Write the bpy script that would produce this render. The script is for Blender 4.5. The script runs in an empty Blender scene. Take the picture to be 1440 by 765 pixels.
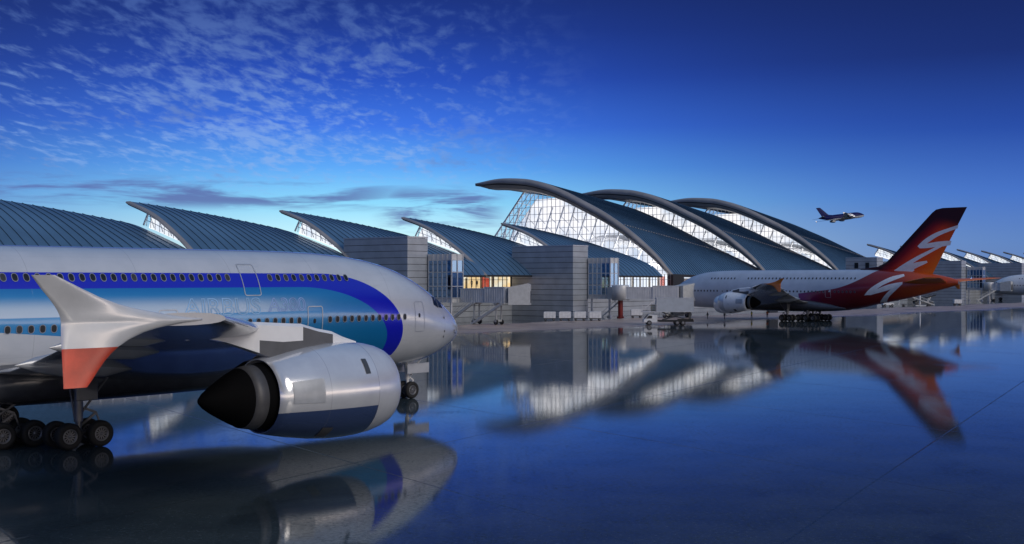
import bpy, math, random
from mathutils import Vector, Matrix
R = math.radians
random.seed(7)
scene = bpy.context.scene
COL = scene.collection

# ------------------------------------------------------------------ helpers
def lin(r, g, b):
    f = lambda c: (c/255/12.92) if c/255 <= 0.04045 else ((c/255+0.055)/1.055)**2.4
    return (f(r), f(g), f(b), 1.0)

class MB:
    """collects faces for ONE mesh object"""
    def __init__(s): s.v = []; s.f = []; s.m = []; s.sm = []
    def add(s, vs, fs, mat=0, smooth=False):
        o = len(s.v); s.v += [tuple(v) for v in vs]
        for f in fs:
            s.f.append(tuple(i+o for i in f)); s.m.append(mat); s.sm.append(smooth)
    def box(s, c, d, mat=0, ax=None):
        hx, hy, hz = d[0]/2, d[1]/2, d[2]/2
        P = [(x, y, z) for x in (-hx, hx) for y in (-hy, hy) for z in (-hz, hz)]
        if ax is not None:
            P = [ax[0]*p[0]+ax[1]*p[1]+ax[2]*p[2] for p in map(Vector, P)]
        P = [(p[0]+c[0], p[1]+c[1], p[2]+c[2]) for p in P]
        s.add(P, [(0,1,3,2),(4,6,7,5),(0,4,5,1),(2,3,7,6),(0,2,6,4),(1,5,7,3)], mat)
    def bar(s, a, b, w, h, mat=0, up=(0,0,1)):
        a = Vector(a); b = Vector(b); d = (b-a); L = d.length
        if L < 1e-6: return
        x = d/L; u = Vector(up)
        if abs(x.dot(u)) > .999: u = Vector((1,0,0))
        y = u.cross(x).normalized(); z = x.cross(y)
        s.box((a+b)/2, (L, w, h), mat, (x, y, z))
    def tube(s, pts, r, n=10, mat=0, caps=True):
        pts = [Vector(p) for p in pts]
        rs = r if isinstance(r, (list, tuple)) else [r]*len(pts)
        vs = []
        for i, p in enumerate(pts):
            t = (pts[min(i+1, len(pts)-1)]-pts[max(i-1, 0)]).normalized()
            u = Vector((0,0,1)) if abs(t.z) < .95 else Vector((1,0,0))
            a = u.cross(t).normalized(); b = t.cross(a)
            for k in range(n):
                q = 2*math.pi*k/n
                vs.append(p+(a*math.cos(q)+b*math.sin(q))*rs[i])
        fs = []
        for i in range(len(pts)-1):
            for k in range(n):
                k2 = (k+1) % n
                fs.append((i*n+k, i*n+k2, (i+1)*n+k2, (i+1)*n+k))
        s.add(vs, fs, mat, True)
        if caps:
            s.add(vs[:n], [tuple(range(n))[::-1]], mat); s.add(vs[-n:], [tuple(range(n))], mat)
    def lathe(s, prof, o, ax, n=40, mat=0, smooth=True):
        """prof: (a along axis, radius); o origin; ax=(axis,u,v)"""
        A, U, V = map(Vector, ax); o = Vector(o); vs = []
        for a, r in prof:
            for k in range(n):
                q = 2*math.pi*k/n
                vs.append(o+A*a+(U*math.cos(q)+V*math.sin(q))*r)
        fs = []
        for i in range(len(prof)-1):
            for k in range(n):
                k2 = (k+1) % n
                fs.append((i*n+k, (i+1)*n+k, (i+1)*n+k2, i*n+k2))
        s.add(vs, fs, mat, smooth)
    def grid(s, rows, mat=0, smooth=True, closed=False):
        nr, nc = len(rows), len(rows[0]); vs = [p for r in rows for p in r]; fs = []
        for i in range(nr-1):
            for k in range(nc if closed else nc-1):
                k2 = (k+1) % nc
                fs.append((i*nc+k, i*nc+k2, (i+1)*nc+k2, (i+1)*nc+k))
        s.add(vs, fs, mat, smooth)
    def plate(s, poly, off, mat=0):
        """closed prism: polygon of points and an offset vector"""
        n = len(poly); off = Vector(off)
        a = [Vector(p) for p in poly]; b = [p+off for p in a]
        s.add(a+b, [tuple(range(n)), tuple(range(2*n-1, n-1, -1))]+[(i, i+n, (i+1) % n+n, (i+1) % n) for i in range(n)], mat)
    def build(s, name, mats, parent=None, fix=True, bevel=0):
        me = bpy.data.meshes.new(name); me.from_pydata(s.v, [], s.f)
        if not isinstance(mats, (list, tuple)): mats = [mats]
        for m in mats: me.materials.append(m)
        me.polygons.foreach_set('material_index', s.m)
        me.polygons.foreach_set('use_smooth', s.sm)
        if fix:
            import bmesh
            bm = bmesh.new(); bm.from_mesh(me)
            bmesh.ops.recalc_face_normals(bm, faces=bm.faces); bm.to_mesh(me); bm.free()
        me.update()
        o = bpy.data.objects.new(name, me); COL.objects.link(o)
        if parent: o.parent = parent
        if bevel:
            b = o.modifiers.new('bevel', 'BEVEL'); b.width = bevel; b.segments = 2; b.limit_method = 'ANGLE'
        return o

def tag(o, label=None, cat=None, group=None, kind=None):
    if label: o['label'] = label
    if cat: o['category'] = cat
    if group: o['group'] = group
    if kind: o['kind'] = kind
    return o
def empty(name, loc=(0,0,0), rz=0, **k):
    o = bpy.data.objects.new(name, None); COL.objects.link(o)
    o.location = loc; o.rotation_euler = (0, 0, rz); o.empty_display_size = .3
    return tag(o, **k)
def copy_tree(o, parent=None):
    c = o.copy(); COL.objects.link(c)
    if parent: c.parent = parent
    for ch in list(o.children): copy_tree(ch, c)
    return c
def interp(xs, ys, x):
    """monotone (pchip-like) cubic"""
    n = len(xs)
    if x <= xs[0]: return ys[0]
    if x >= xs[-1]: return ys[-1]
    h = [xs[i+1]-xs[i] for i in range(n-1)]; d = [(ys[i+1]-ys[i])/h[i] for i in range(n-1)]
    m = [0]*n; m[0] = d[0]; m[-1] = d[-1]
    for i in range(1, n-1):
        if d[i-1]*d[i] > 0:
            w1 = 2*h[i]+h[i-1]; w2 = h[i]+2*h[i-1]
            m[i] = (w1+w2)/(w1/d[i-1]+w2/d[i])
    for i in range(n-1):
        if x <= xs[i+1]:
            t = (x-xs[i])/h[i]
            return ((1+2*t)*(1-t)**2*ys[i]+t*(1-t)**2*h[i]*m[i]+t*t*(3-2*t)*ys[i+1]+t*t*(t-1)*h[i]*m[i+1])

# ---- tiny expression layer over shader math nodes
class X:
    def __init__(s, nt, sock): s.nt = nt; s.s = sock
    def _op(s, op, *a, clamp=False):
        n = s.nt.nodes.new('ShaderNodeMath'); n.operation = op; n.use_clamp = clamp
        for i, q in enumerate((s,)+a):
            if isinstance(q, X): s.nt.links.new(q.s, n.inputs[i])
            else: n.inputs[i].default_value = q
        return X(s.nt, n.outputs[0])
    def __add__(s, o): return s._op('ADD', o)
    def __radd__(s, o): return s._op('ADD', o)
    def __sub__(s, o): return s._op('SUBTRACT', o)
    def __rsub__(s, o): return (s*-1)+o
    def __mul__(s, o): return s._op('MULTIPLY', o)
    def __rmul__(s, o): return s._op('MULTIPLY', o)
    def __truediv__(s, o): return s._op('DIVIDE', o)
    def __neg__(s): return s*-1
    def max(s, o): return s._op('MAXIMUM', o)
    def min(s, o): return s._op('MINIMUM', o)
    def abs(s): return s._op('ABSOLUTE')
    def sqrt(s): return s._op('SQRT')
    def pow(s, o): return s._op('POWER', o)
    def frac(s): return s._op('FRACT')
    def lt(s, o): return s._op('LESS_THAN', o)
    def gt(s, o): return s._op('GREATER_THAN', o)
    def exp(s): return s._op('EXPONENT')
    def atan2(s, o): return s._op('ARCTAN2', o)
    def step(s, a, b):
        """smooth 0..1 as value goes a..b (a may exceed b)"""
        n = s.nt.nodes.new('ShaderNodeMapRange'); n.interpolation_type = 'SMOOTHSTEP'
        lo, hi, t0, t1 = (a, b, 0, 1) if a < b else (b, a, 1, 0)
        s.nt.links.new(s.s, n.inputs['Value'])
        n.inputs['From Min'].default_value = lo; n.inputs['From Max'].default_value = hi
        n.inputs['To Min'].default_value = t0; n.inputs['To Max'].default_value = t1
        return X(s.nt, n.outputs[0])
def mixc(nt, f, a, b):
    n = nt.nodes.new('ShaderNodeMix'); n.data_type = 'RGBA'; n.clamp_factor = True
    for k, q in ((0, f), (6, a), (7, b)):
        if isinstance(q, X): nt.links.new(q.s, n.inputs[k])
        elif k == 0: n.inputs[k].default_value = q
        else: n.inputs[k].default_value = (q[0], q[1], q[2], 1)
    return X(nt, n.outputs[2])
def ramp(nt, fac, stops):
    n = nt.nodes.new('ShaderNodeValToRGB'); nt.links.new(fac.s, n.inputs[0])
    el = n.color_ramp.elements
    while len(el) > 1: el.remove(el[-1])
    el[0].position = stops[0][0]; el[0].color = stops[0][1]
    for p, c in stops[1:]:
        e = el.new(p); e.color = c
    return X(nt, n.outputs[0])
def noise(nt, vec, scale, detail=3, rough=.55, dist=0):
    n = nt.nodes.new('ShaderNodeTexNoise'); n.inputs['Scale'].default_value = scale
    n.inputs['Detail'].default_value = detail; n.inputs['Roughness'].default_value = rough
    n.inputs['Distortion'].default_value = dist
    if vec is not None: nt.links.new(vec, n.inputs['Vector'])
    return X(nt, n.outputs['Fac'])
def combine(nt, x, y, z=0.0):
    n = nt.nodes.new('ShaderNodeCombineXYZ')
    for i, q in enumerate((x, y, z)):
        if isinstance(q, X): nt.links.new(q.s, n.inputs[i])
        else: n.inputs[i].default_value = q
    return n.outputs[0]
def coords(nt, kind='Object'):
    t = nt.nodes.new('ShaderNodeTexCoord'); s = nt.nodes.new('ShaderNodeSeparateXYZ')
    nt.links.new(t.outputs[kind], s.inputs[0])
    return t.outputs[kind], X(nt, s.outputs[0]), X(nt, s.outputs[1]), X(nt, s.outputs[2])
def new_mat(name):
    m = bpy.data.materials.new(name); m.use_nodes = True
    return m, m.node_tree, m.node_tree.nodes['Principled BSDF']
def setc(nt, sock, v):
    if isinstance(v, X): nt.links.new(v.s, sock)
    elif isinstance(v, (tuple, list)): sock.default_value = (v[0], v[1], v[2], 1)
    else: sock.default_value = v
def mat(name, c, rough=.5, metal=0, var=.12, vs=1.5, coat=0, bump=0, bs=20):
    """plain material with a little procedural unevenness in colour and gloss"""
    m, nt, p = new_mat(name)
    v, x, y, z = coords(nt)
    n = noise(nt, v, vs, 5)
    d = tuple(q*(1-var) for q in c[:3]); l = tuple(min(1, q*(1+var)) for q in c[:3])
    setc(nt, p.inputs['Base Color'], mixc(nt, n.step(.3, .7), d, l))
    setc(nt, p.inputs['Roughness'], n*(.2*rough)+(.9*rough))
    p.inputs['Metallic'].default_value = metal
    p.inputs['Coat Weight'].default_value = coat; p.inputs['Coat Roughness'].default_value = .06
    if bump:
        b = nt.nodes.new('ShaderNodeBump'); b.inputs['Strength'].default_value = bump; b.inputs['Distance'].default_value = .02
        nt.links.new(noise(nt, v, bs, 4).s, b.inputs['Height']); nt.links.new(b.outputs[0], p.inputs['Normal'])
    return m
def emit_mat(name, c1, c2, strength, sc=.25, lo=.4, hi=.6):
    """a lit room seen through glass: uneven warm or white light"""
    m, nt, p = new_mat(name); nt.nodes.remove(p); m.cycles.emission_sampling = 'NONE'
    v, x, y, z = coords(nt)
    e = nt.nodes.new('ShaderNodeEmission'); e.inputs['Strength'].default_value = strength
    nt.links.new(mixc(nt, noise(nt, v, sc, 4, .6).step(lo, hi), c1, c2).s, e.inputs['Color'])
    nt.links.new(e.outputs[0], nt.nodes['Material Output'].inputs['Surface'])
    return m
def glass_mat(name, tint, refl=.12, gl=(.9, .95, 1)):
    m, nt, p = new_mat(name); nt.nodes.remove(p)
    t = nt.nodes.new('ShaderNodeBsdfTransparent'); t.inputs[0].default_value = (*tint, 1)
    g = nt.nodes.new('ShaderNodeBsdfGlossy'); g.inputs['Roughness'].default_value = .03
    g.inputs['Color'].default_value = (*gl, 1)
    lw = nt.nodes.new('ShaderNodeLayerWeight'); lw.inputs[0].default_value = .5
    mx = nt.nodes.new('ShaderNodeMixShader')
    nt.links.new((X(nt, lw.outputs['Facing']).pow(5.0)*(1-refl)+refl).s, mx.inputs[0])
    nt.links.new(t.outputs[0], mx.inputs[1]); nt.links.new(g.outputs[0], mx.inputs[2])
    nt.links.new(mx.outputs[0], nt.nodes['Material Output'].inputs['Surface'])
    return m

# ------------------------------------------------------------------ materials
M = {}
M['white_paint'] = mat('white_paint', (.78, .79, .81), .28, var=.04, coat=.5)
M['grey_paint'] = mat('grey_paint', (.30, .32, .35), .35, var=.08, coat=.3)
M['wing_grey'] = mat('wing_grey', (.40, .42, .45), .2, .2, var=.06, coat=.6)
M['belly_shade'] = mat('belly_shade', (.07, .075, .09), .25, var=.1, coat=.5)  # near-black: the shade under the fuselage is put into the colour
M['dark_grey'] = mat('dark_grey', (.06, .065, .075), .4)
M['navy'] = mat('navy', (.015, .035, .11), .2, coat=.6)
M['lip_metal'] = mat('lip_metal', (.66, .68, .72), .24, .35, var=.04)
M['pylon_dark'] = mat('pylon_dark', (.085, .09, .10), .35, coat=.2)
M['black'] = mat('black', (.006, .006, .007), .6)
M['core_metal'] = mat('core_metal', (.004, .004, .0045), .75)
M['core_metal'].node_tree.nodes['Principled BSDF'].inputs['Specular IOR Level'].default_value = .05
M['core_band'] = mat('core_band', (.09, .09, .095), .5, .2)
M['rubber'] = mat('rubber', (.012, .012, .013), .75, bump=.2)
M['rim'] = mat('rim', (.16, .165, .18), .4, .5)
M['strut'] = mat('strut', (.14, .145, .16), .4, .4)
M['window_dark'] = mat('window_dark', (.006, .007, .010), .35)
M['window_blind'] = mat('window_blind', (.035, .035, .038), .4)
M['window_frame'] = mat('window_frame', (.24, .26, .32), .4, .2)
M['red_tip'] = mat('red_tip', (.66, .085, .04), .3, var=.3, vs=.9, coat=.5)
M['fence_white'] = mat('fence_white', (.72, .72, .72), .2, .25, var=.10, vs=.8, coat=.8)
M['orange_paint'] = mat('orange_paint', (.55, .16, .02), .3, coat=.4)
M['text_blue'] = mat('text_blue', (.24, .44, .69), .3, var=.2, vs=.6)
M['text_violet'] = mat('text_violet', (.24, .36, .66), .3, var=.2)
M['roof_metal'] = mat('roof_metal', (.085, .17, .275), .34, .2, var=.14, vs=.08)
M['seam'] = mat('seam', (.022, .05, .085), .45, .2)
M['rib_bronze'] = mat('rib_bronze', (.36, .325, .30), .42, .3, var=.12, vs=.15)
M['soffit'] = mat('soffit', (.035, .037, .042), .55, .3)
M['cladding'] = mat('cladding', (.37, .40, .445), .38, .2, var=.10, vs=.35)
M['joint'] = mat('joint', (.035, .037, .042), .7)
M['steel'] = mat('steel', (.52, .54, .57), .35, .5)
M['mullion'] = mat('mullion', (.82, .83, .85), .4)
M['mullion_dark'] = mat('mullion_dark', (.16, .17, .19), .4, .3)
M['truss_white'] = mat('truss_white', (.86, .86, .87), .5)
M['concrete'] = mat('concrete', (.26, .26, .27), .8, var=.15, bump=.2, bs=4)
M['lobby_inside'] = mat('lobby_inside', (.09, .15, .28), .6)
M['bridge_grey'] = mat('bridge_grey', (.60, .61, .62), .42, .2, var=.1, vs=.6)
M['bridge_cab'] = mat('bridge_cab', (.50, .51, .51), .45, var=.08)
M['red_steel'] = mat('red_steel', (.20, .012, .010), .4)
M['cart_white'] = mat('cart_white', (.70, .71, .73), .4, var=.08)
M['truck_box'] = mat('truck_box', (.40, .44, .50), .4, var=.06)
M['beige'] = mat('beige', (.55, .45, .30), .6)
M['skin'] = mat('skin', (.40, .24, .17), .6)
M['hair'] = mat('hair', (.02, .015, .01), .7)
M['cloth_dark'] = mat('cloth_dark', (.02, .022, .03), .8)
M['cloth_orange'] = mat('cloth_orange', (.50, .09, .02), .8)
M['cloth_yellow'] = mat('cloth_yellow', (.50, .45, .03), .8)
M['glass_clear'] = glass_mat('glass_clear', (.92, .96, 1.0), .06)
M['glass_blue'] = glass_mat('glass_blue', (.22, .36, .62), .42, (.42, .68, 1.0))
M['lit_white'] = emit_mat('lit_white', (.72, .78, .88), (1.0, .97, .95), 1.2, .09, .35, .65)
M['lit_hall'] = emit_mat('lit_hall', (.52, .59, .71), (1.0, .95, .94), 1.22, .08, .34, .60)
M['lit_warm'] = emit_mat('lit_warm', (1.0, .66, .30), (1.0, .90, .70), 1.1, .22)
M['lit_red'] = emit_mat('lit_red', (.85, .10, .05), (.95, .22, .12), .7, .4)
M['lamp_warm'] = emit_mat('lamp_warm', (1, .8, .5), (1, .85, .6), 3.0)

# ------------------------------------------------------------------ airliner
# stations st run aft from the nose; local x = -st, y to port, z above the ground
FS = [0, .35, 1.0, 2.0, 3.2, 4.5, 6.6, 8.7, 11.3, 14.5, 19, 30, 42, 46, 51.5, 57.7, 62.8, 66.3, 67.8]
FT = [5.25, 5.75, 6.35, 7.02, 7.75, 8.47, 9.42, 10.03, 10.46, 10.68, 10.76, 10.76, 10.76, 10.76, 10.68, 10.42, 9.85, 9.1, 8.55]
FB = [4.75, 4.3, 3.9, 3.48, 3.05, 2.76, 2.52, 2.42, 2.36, 2.34, 2.33, 2.33, 2.36, 2.6, 3.75, 5.0, 6.3, 7.3, 7.75]
FW = [.22, .68, 1.15, 1.68, 2.18, 2.6, 3.06, 3.33, 3.48, 3.56, 3.57, 3.57, 3.57, 3.5, 3.1, 2.3, 1.45, .75, .35]
def fus(st):
    zt = interp(FS, FT, st); zb = interp(FS, FB, st); w = interp(FS, FW, st)
    return (zt+zb)/2, (zt-zb)/2, w
PW = 2.15
def fus_ring(st, n=72):
    zc, hh, w = fus(st); out = []
    for k in range(n):
        q = 2*math.pi*k/n; c, s = math.cos(q), math.sin(q)
        y = w*math.copysign(abs(c)**(2/PW), c); z = hh*math.copysign(abs(s)**(2/PW), s)
        out.append((-st, y*(1-.05*max(0, z/hh)), zc+z))
    return out
def fus_y(st, z):
    zc, hh, w = fus(st); t = min(.9999, abs((z-zc)/hh))
    return w*(1-t**PW)**(1/PW)*(1-.05*max(0, (z-zc)/hh))
def on_fus(st, z, side, off):
    e = .05
    y = fus_y(st, z)
    ds = (fus_y(st+e, z)-fus_y(st-e, z))/(2*e); dz = (fus_y(st, z+e)-fus_y(st, z-e))/(2*e)
    n = Vector((ds, 1, -dz)).normalized()          # x = -st
    return Vector((-st+n.x*off, side*(y+n.y*off), z+n.z*off))

def rrect(cx, cz, w, h, r, n=4):
    pts = []
    for (sx, sz, a0) in ((1, 1, 0), (-1, 1, 90), (-1, -1, 180), (1, -1, 270)):
        for k in range(n+1):
            a = R(a0+90*k/n)
            pts.append((cx+sx*(w/2-r)+r*math.cos(a), cz+sz*(h/2-r)+r*math.sin(a)))
    m = max(1, math.ceil(max(w, h)/.25)) if max(w, h) > .6 else 1
    if m == 1: return pts
    out = []
    for i, p in enumerate(pts):
        out.append(p)
        if (i+1) % (n+1) == 0:
            q = pts[(i+1) % len(pts)]
            out += [(p[0]+(q[0]-p[0])*k/m, p[1]+(q[1]-p[1])*k/m) for k in range(1, m)]
    return out
def decal_ring(mb, st, z, w, h, r, t, side, off, mat=0, slant=0, n=4):
    """outline band of width t lying on the fuselage"""
    o = rrect(st, z, w, h, r, n); i = rrect(st, z, w-2*t, h-2*t, max(.02, r-t), n)
    f = lambda p, e: on_fus(p[0]+slant*(p[1]-z), p[1], side, e)
    k = len(o)
    vs = [f(p, off) for p in o]+[f(p, off) for p in i]
    mb.add(vs, [(j, (j+1) % k, k+(j+1) % k, k+j) for j in range(k)], mat)
def decal_fill(mb, st, z, w, h, r, side, off, mat=0, n=4):
    o = rrect(st, z, w, h, r, n)
    vs = [on_fus(st, z, side, off)]+[on_fus(p[0], p[1], side, off) for p in o]; k = len(o)
    mb.add(vs, [(0, 1+j, 1+(j+1) % k) for j in range(k)], mat)

AF = [(0, 0), (.012, .30), (.05, .58), (.12, .82), (.25, .98), (.38, 1.0), (.55, .86), (.75, .52), (.9, .22), (1, .03)]
def wing_section(le, chord, y, z, th):
    up = [(-(le+a*chord), y, z+th*.55*b) for a, b in AF]
    lo = [(-(le+a*chord), y, z-th*.45*b) for a, b in AF]
    return up+lo[::-1]
WY = [2.0, 5, 9, 14.9, 20, 25.7, 31, 36, 38.8, 39.9]
def wing_le(y): return 19.3+.785*(y-3.5) if y > 3.5 else 19.3
def wing_ch(y): return interp([2, 3.5, 14.9, 25.7, 39.9], [18.5, 17.6, 11.3, 7.3, 3.4], y)
def wing_z(y): return interp([2, 3.5, 14.9, 25.7, 39.9], [3.9, 4.0, 5.75, 6.95, 7.95], y)
def wing_th(y): return interp([2, 3.5, 14.9, 25.7, 39.9], [2.5, 2.4, 1.25, .78, .30], y)

def livery_blue():
    m, nt, p = new_mat('livery_blue'); v, x, y, z = coords(nt)
    st = -x
    wob = 0
    do = ((15.5-st).max(0)/7.1); eo = (do*do+((z-5.0)/4.25)*((z-5.0)/4.25)).sqrt()
    di = ((17.5-st).max(0)/7.6); ei = (di*di+((z-4.6)/3.76)*((z-4.6)/3.76)).sqrt()
    low = (z-((st-10)*.092+3.6)).step(-.01, .01)
    inside = eo.step(1.002, .998)*low
    band = ei.step(.998, 1.002)
    # second, paler wedge inside the swoosh towards the nose
    white = z.step(8.0, 7.15)*z.step(6.80, 6.84)*st.step(14.5, 23.0)
    lt = z.step(8.3, 7.75)*.35*st.step(10, 20)
    cy = mixc(nt, lt, lin(12, 120, 190), lin(70, 165, 215))
    cy = mixc(nt, white, cy, lin(186, 208, 230))
    cy = mixc(nt, z.step(6.85, 6.3)*st.step(25, 12)*.45, cy, lin(8, 105, 150))
    c = mixc(nt, band, cy, lin(20, 24, 195))
    n = noise(nt, v, .5, 4)
    w = mixc(nt, n.step(.3, .7), (.60, .62, .65), (.67, .685, .71))
    # faint circumferential skin joints on the crown
    jt = ((st/6.4).frac()-.5).abs().lt(.0028)
    jz = ((z/1.35).frac()-.5).abs().lt(.006)
    w = mixc(nt, jt*.4, w, (.3, .31, .33)); w = mixc(nt, jz*.16, w, (.3, .31, .33))
    grime = noise(nt, combine(nt, x*.25, y, z*1.6), 1.2, 5, .65)
    w = mixc(nt, grime.step(.52, .75)*.22, w, (.40, .41, .43))
    bp = nt.nodes.new('ShaderNodeBump'); bp.inputs['Strength'].default_value = .12; bp.inputs['Distance'].default_value = .05
    nt.links.new((noise(nt, combine(nt, x*.55, y*.5, z*1.1), 1.0, 2)-jt*.25-jz*.12).s, bp.inputs['Height'])
    nt.links.new(bp.outputs[0], p.inputs['Normal']); nt.links.new(bp.outputs[0], p.inputs['Coat Normal'])
    c = mixc(nt, inside, w, c)
    setc(nt, p.inputs['Base Color'], c)
    p.inputs['Roughness'].default_value = .24; p.inputs['Metallic'].default_value = .22
    p.inputs['Coat Weight'].default_value = 1; p.inputs['Coat Roughness'].default_value = .05; p.inputs['Coat IOR'].default_value = 1.65
    return m
def livery_red(fin=False):
    m, nt, p = new_mat('livery_red_fin' if fin else 'livery_red'); v, x, y, z = coords(nt)
    st = -x
    k = (st-42).max(0)
    zb = (st-36)*.12+5.9+k*k*.03
    red = ((st-35.2).step(-.05, .05))*((zb-z).step(-.05, .05))
    g = noise(nt, v, .12, 3)*6
    c = ramp(nt, ((st+g*.6-36)/32), [(0, lin(98, 12, 112)), (.2, lin(118, 8, 48)), (.42, lin(108, 10, 18)), (.62, lin(146, 34, 14)), (.85, lin(196, 80, 18)), (1, lin(186, 72, 16))])
    if fin:
        d = (st-54-(z-10)*.86)                      # distance behind the leading edge
        c = ramp(nt, ((d*.085)+(22-z)*.022), [(0, lin(52, 7, 14)), (.15, lin(140, 14, 18)), (.32, lin(216, 60, 22)), (.68, lin(222, 88, 20)), (1, lin(230, 122, 26))])
        c = mixc(nt, (z+d*.25).step(19.0, 21.5), c, lin(54, 8, 12))
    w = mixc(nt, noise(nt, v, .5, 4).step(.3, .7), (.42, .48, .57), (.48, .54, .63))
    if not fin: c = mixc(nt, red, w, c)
    setc(nt, p.inputs['Base Color'], c)
    p.inputs['Roughness'].default_value = .34; p.inputs['Specular IOR Level'].default_value = .2 if fin else .5
    p.inputs['Coat Weight'].default_value = .12 if fin else .6; p.inputs['Coat Roughness'].default_value = .08
    return m
def livery_sky():
    m, nt, p = new_mat('livery_navy_white'); v, x, y, z = coords(nt)
    st = -x
    c = mixc(nt, (z+(noise(nt, v, .15, 2)-.5)*1.2).step(4.9, 5.2), (.50, .54, .60), lin(10, 16, 84))
    setc(nt, p.inputs['Base Color'], c); p.inputs['Roughness'].default_value = .4; p.inputs['Specular IOR Level'].default_value = .12
    return m
def engine_paint():
    m, nt, p = new_mat('nacelle_paint'); v, x, y, z = coords(nt)
    low = z.step(-.56, -.59)
    n = noise(nt, v, .8, 4)
    w = mixc(nt, n.step(.3, .7), (.68, .69, .72), (.78, .79, .81))
    seam = (x+.0).abs().lt(-1)
    c = mixc(nt, low, w, lin(66, 84, 128))
    c = mixc(nt, (x+1.56).abs().lt(.02)*.5, c, (.2, .2, .22))
    c = mixc(nt, (x+4.0).abs().lt(.012)*.4, c, (.2, .2, .22))
    setc(nt, p.inputs['Base Color'], c); p.inputs['Roughness'].default_value = .17; p.inputs['Metallic'].default_value = .4
    p.inputs['Coat Weight'].default_value = 1; p.inputs['Coat Roughness'].default_value = .05; p.inputs['Coat IOR'].default_value = 1.8
    return m
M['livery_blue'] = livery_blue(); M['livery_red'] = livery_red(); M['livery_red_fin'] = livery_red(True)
M['livery_navy'] = livery_sky(); M['nacelle'] = engine_paint(); M['cowl_panel'] = mat('cowl_panel', (.40, .42, .45), .35, .2)

def make_wheel(name, parent, c, r, w, seg=36):
    mb = MB(); ax = ((0, 1, 0), (1, 0, 0), (0, 0, 1)); h = w/2
    mb.lathe([(-h*.8, r*.56), (-h, r*.66), (-h, r*.84), (-h*.82, r*.95), (-h*.45, r), (h*.45, r), (h*.82, r*.95), (h, r*.84), (h, r*.66), (h*.8, r*.56)], c, ax, seg, 0)
    for sd in (-1, 1):
        mb.lathe([(sd*h*.8, r*.57), (sd*h*.92, r*.52), (sd*h*.80, r*.48), (sd*h*.62, r*.42)], c, ax, seg, 1)
        mb.lathe([(sd*h*.40, r*.5), (sd*h*.40, 0.001)], c, ax, seg, 2)      # dark well behind the spokes
        mb.lathe([(sd*h*.62, r*.17), (sd*h*.85, r*.14), (sd*h*.9, .001)], c, ax, 16, 1)
        for k in range(12):
            a = 2*math.pi*k/12; d = Vector((math.cos(a), 0, math.sin(a)))
            o = Vector(c)+Vector((0, sd*h*.62, 0))
            mb.bar(o+d*r*.12, o+d*r*.46, r*.075, h*.12, 1, up=(0, 1, 0))
    return mb.build(name, [M['rubber'], M['rim'], M['black']], parent)

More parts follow.
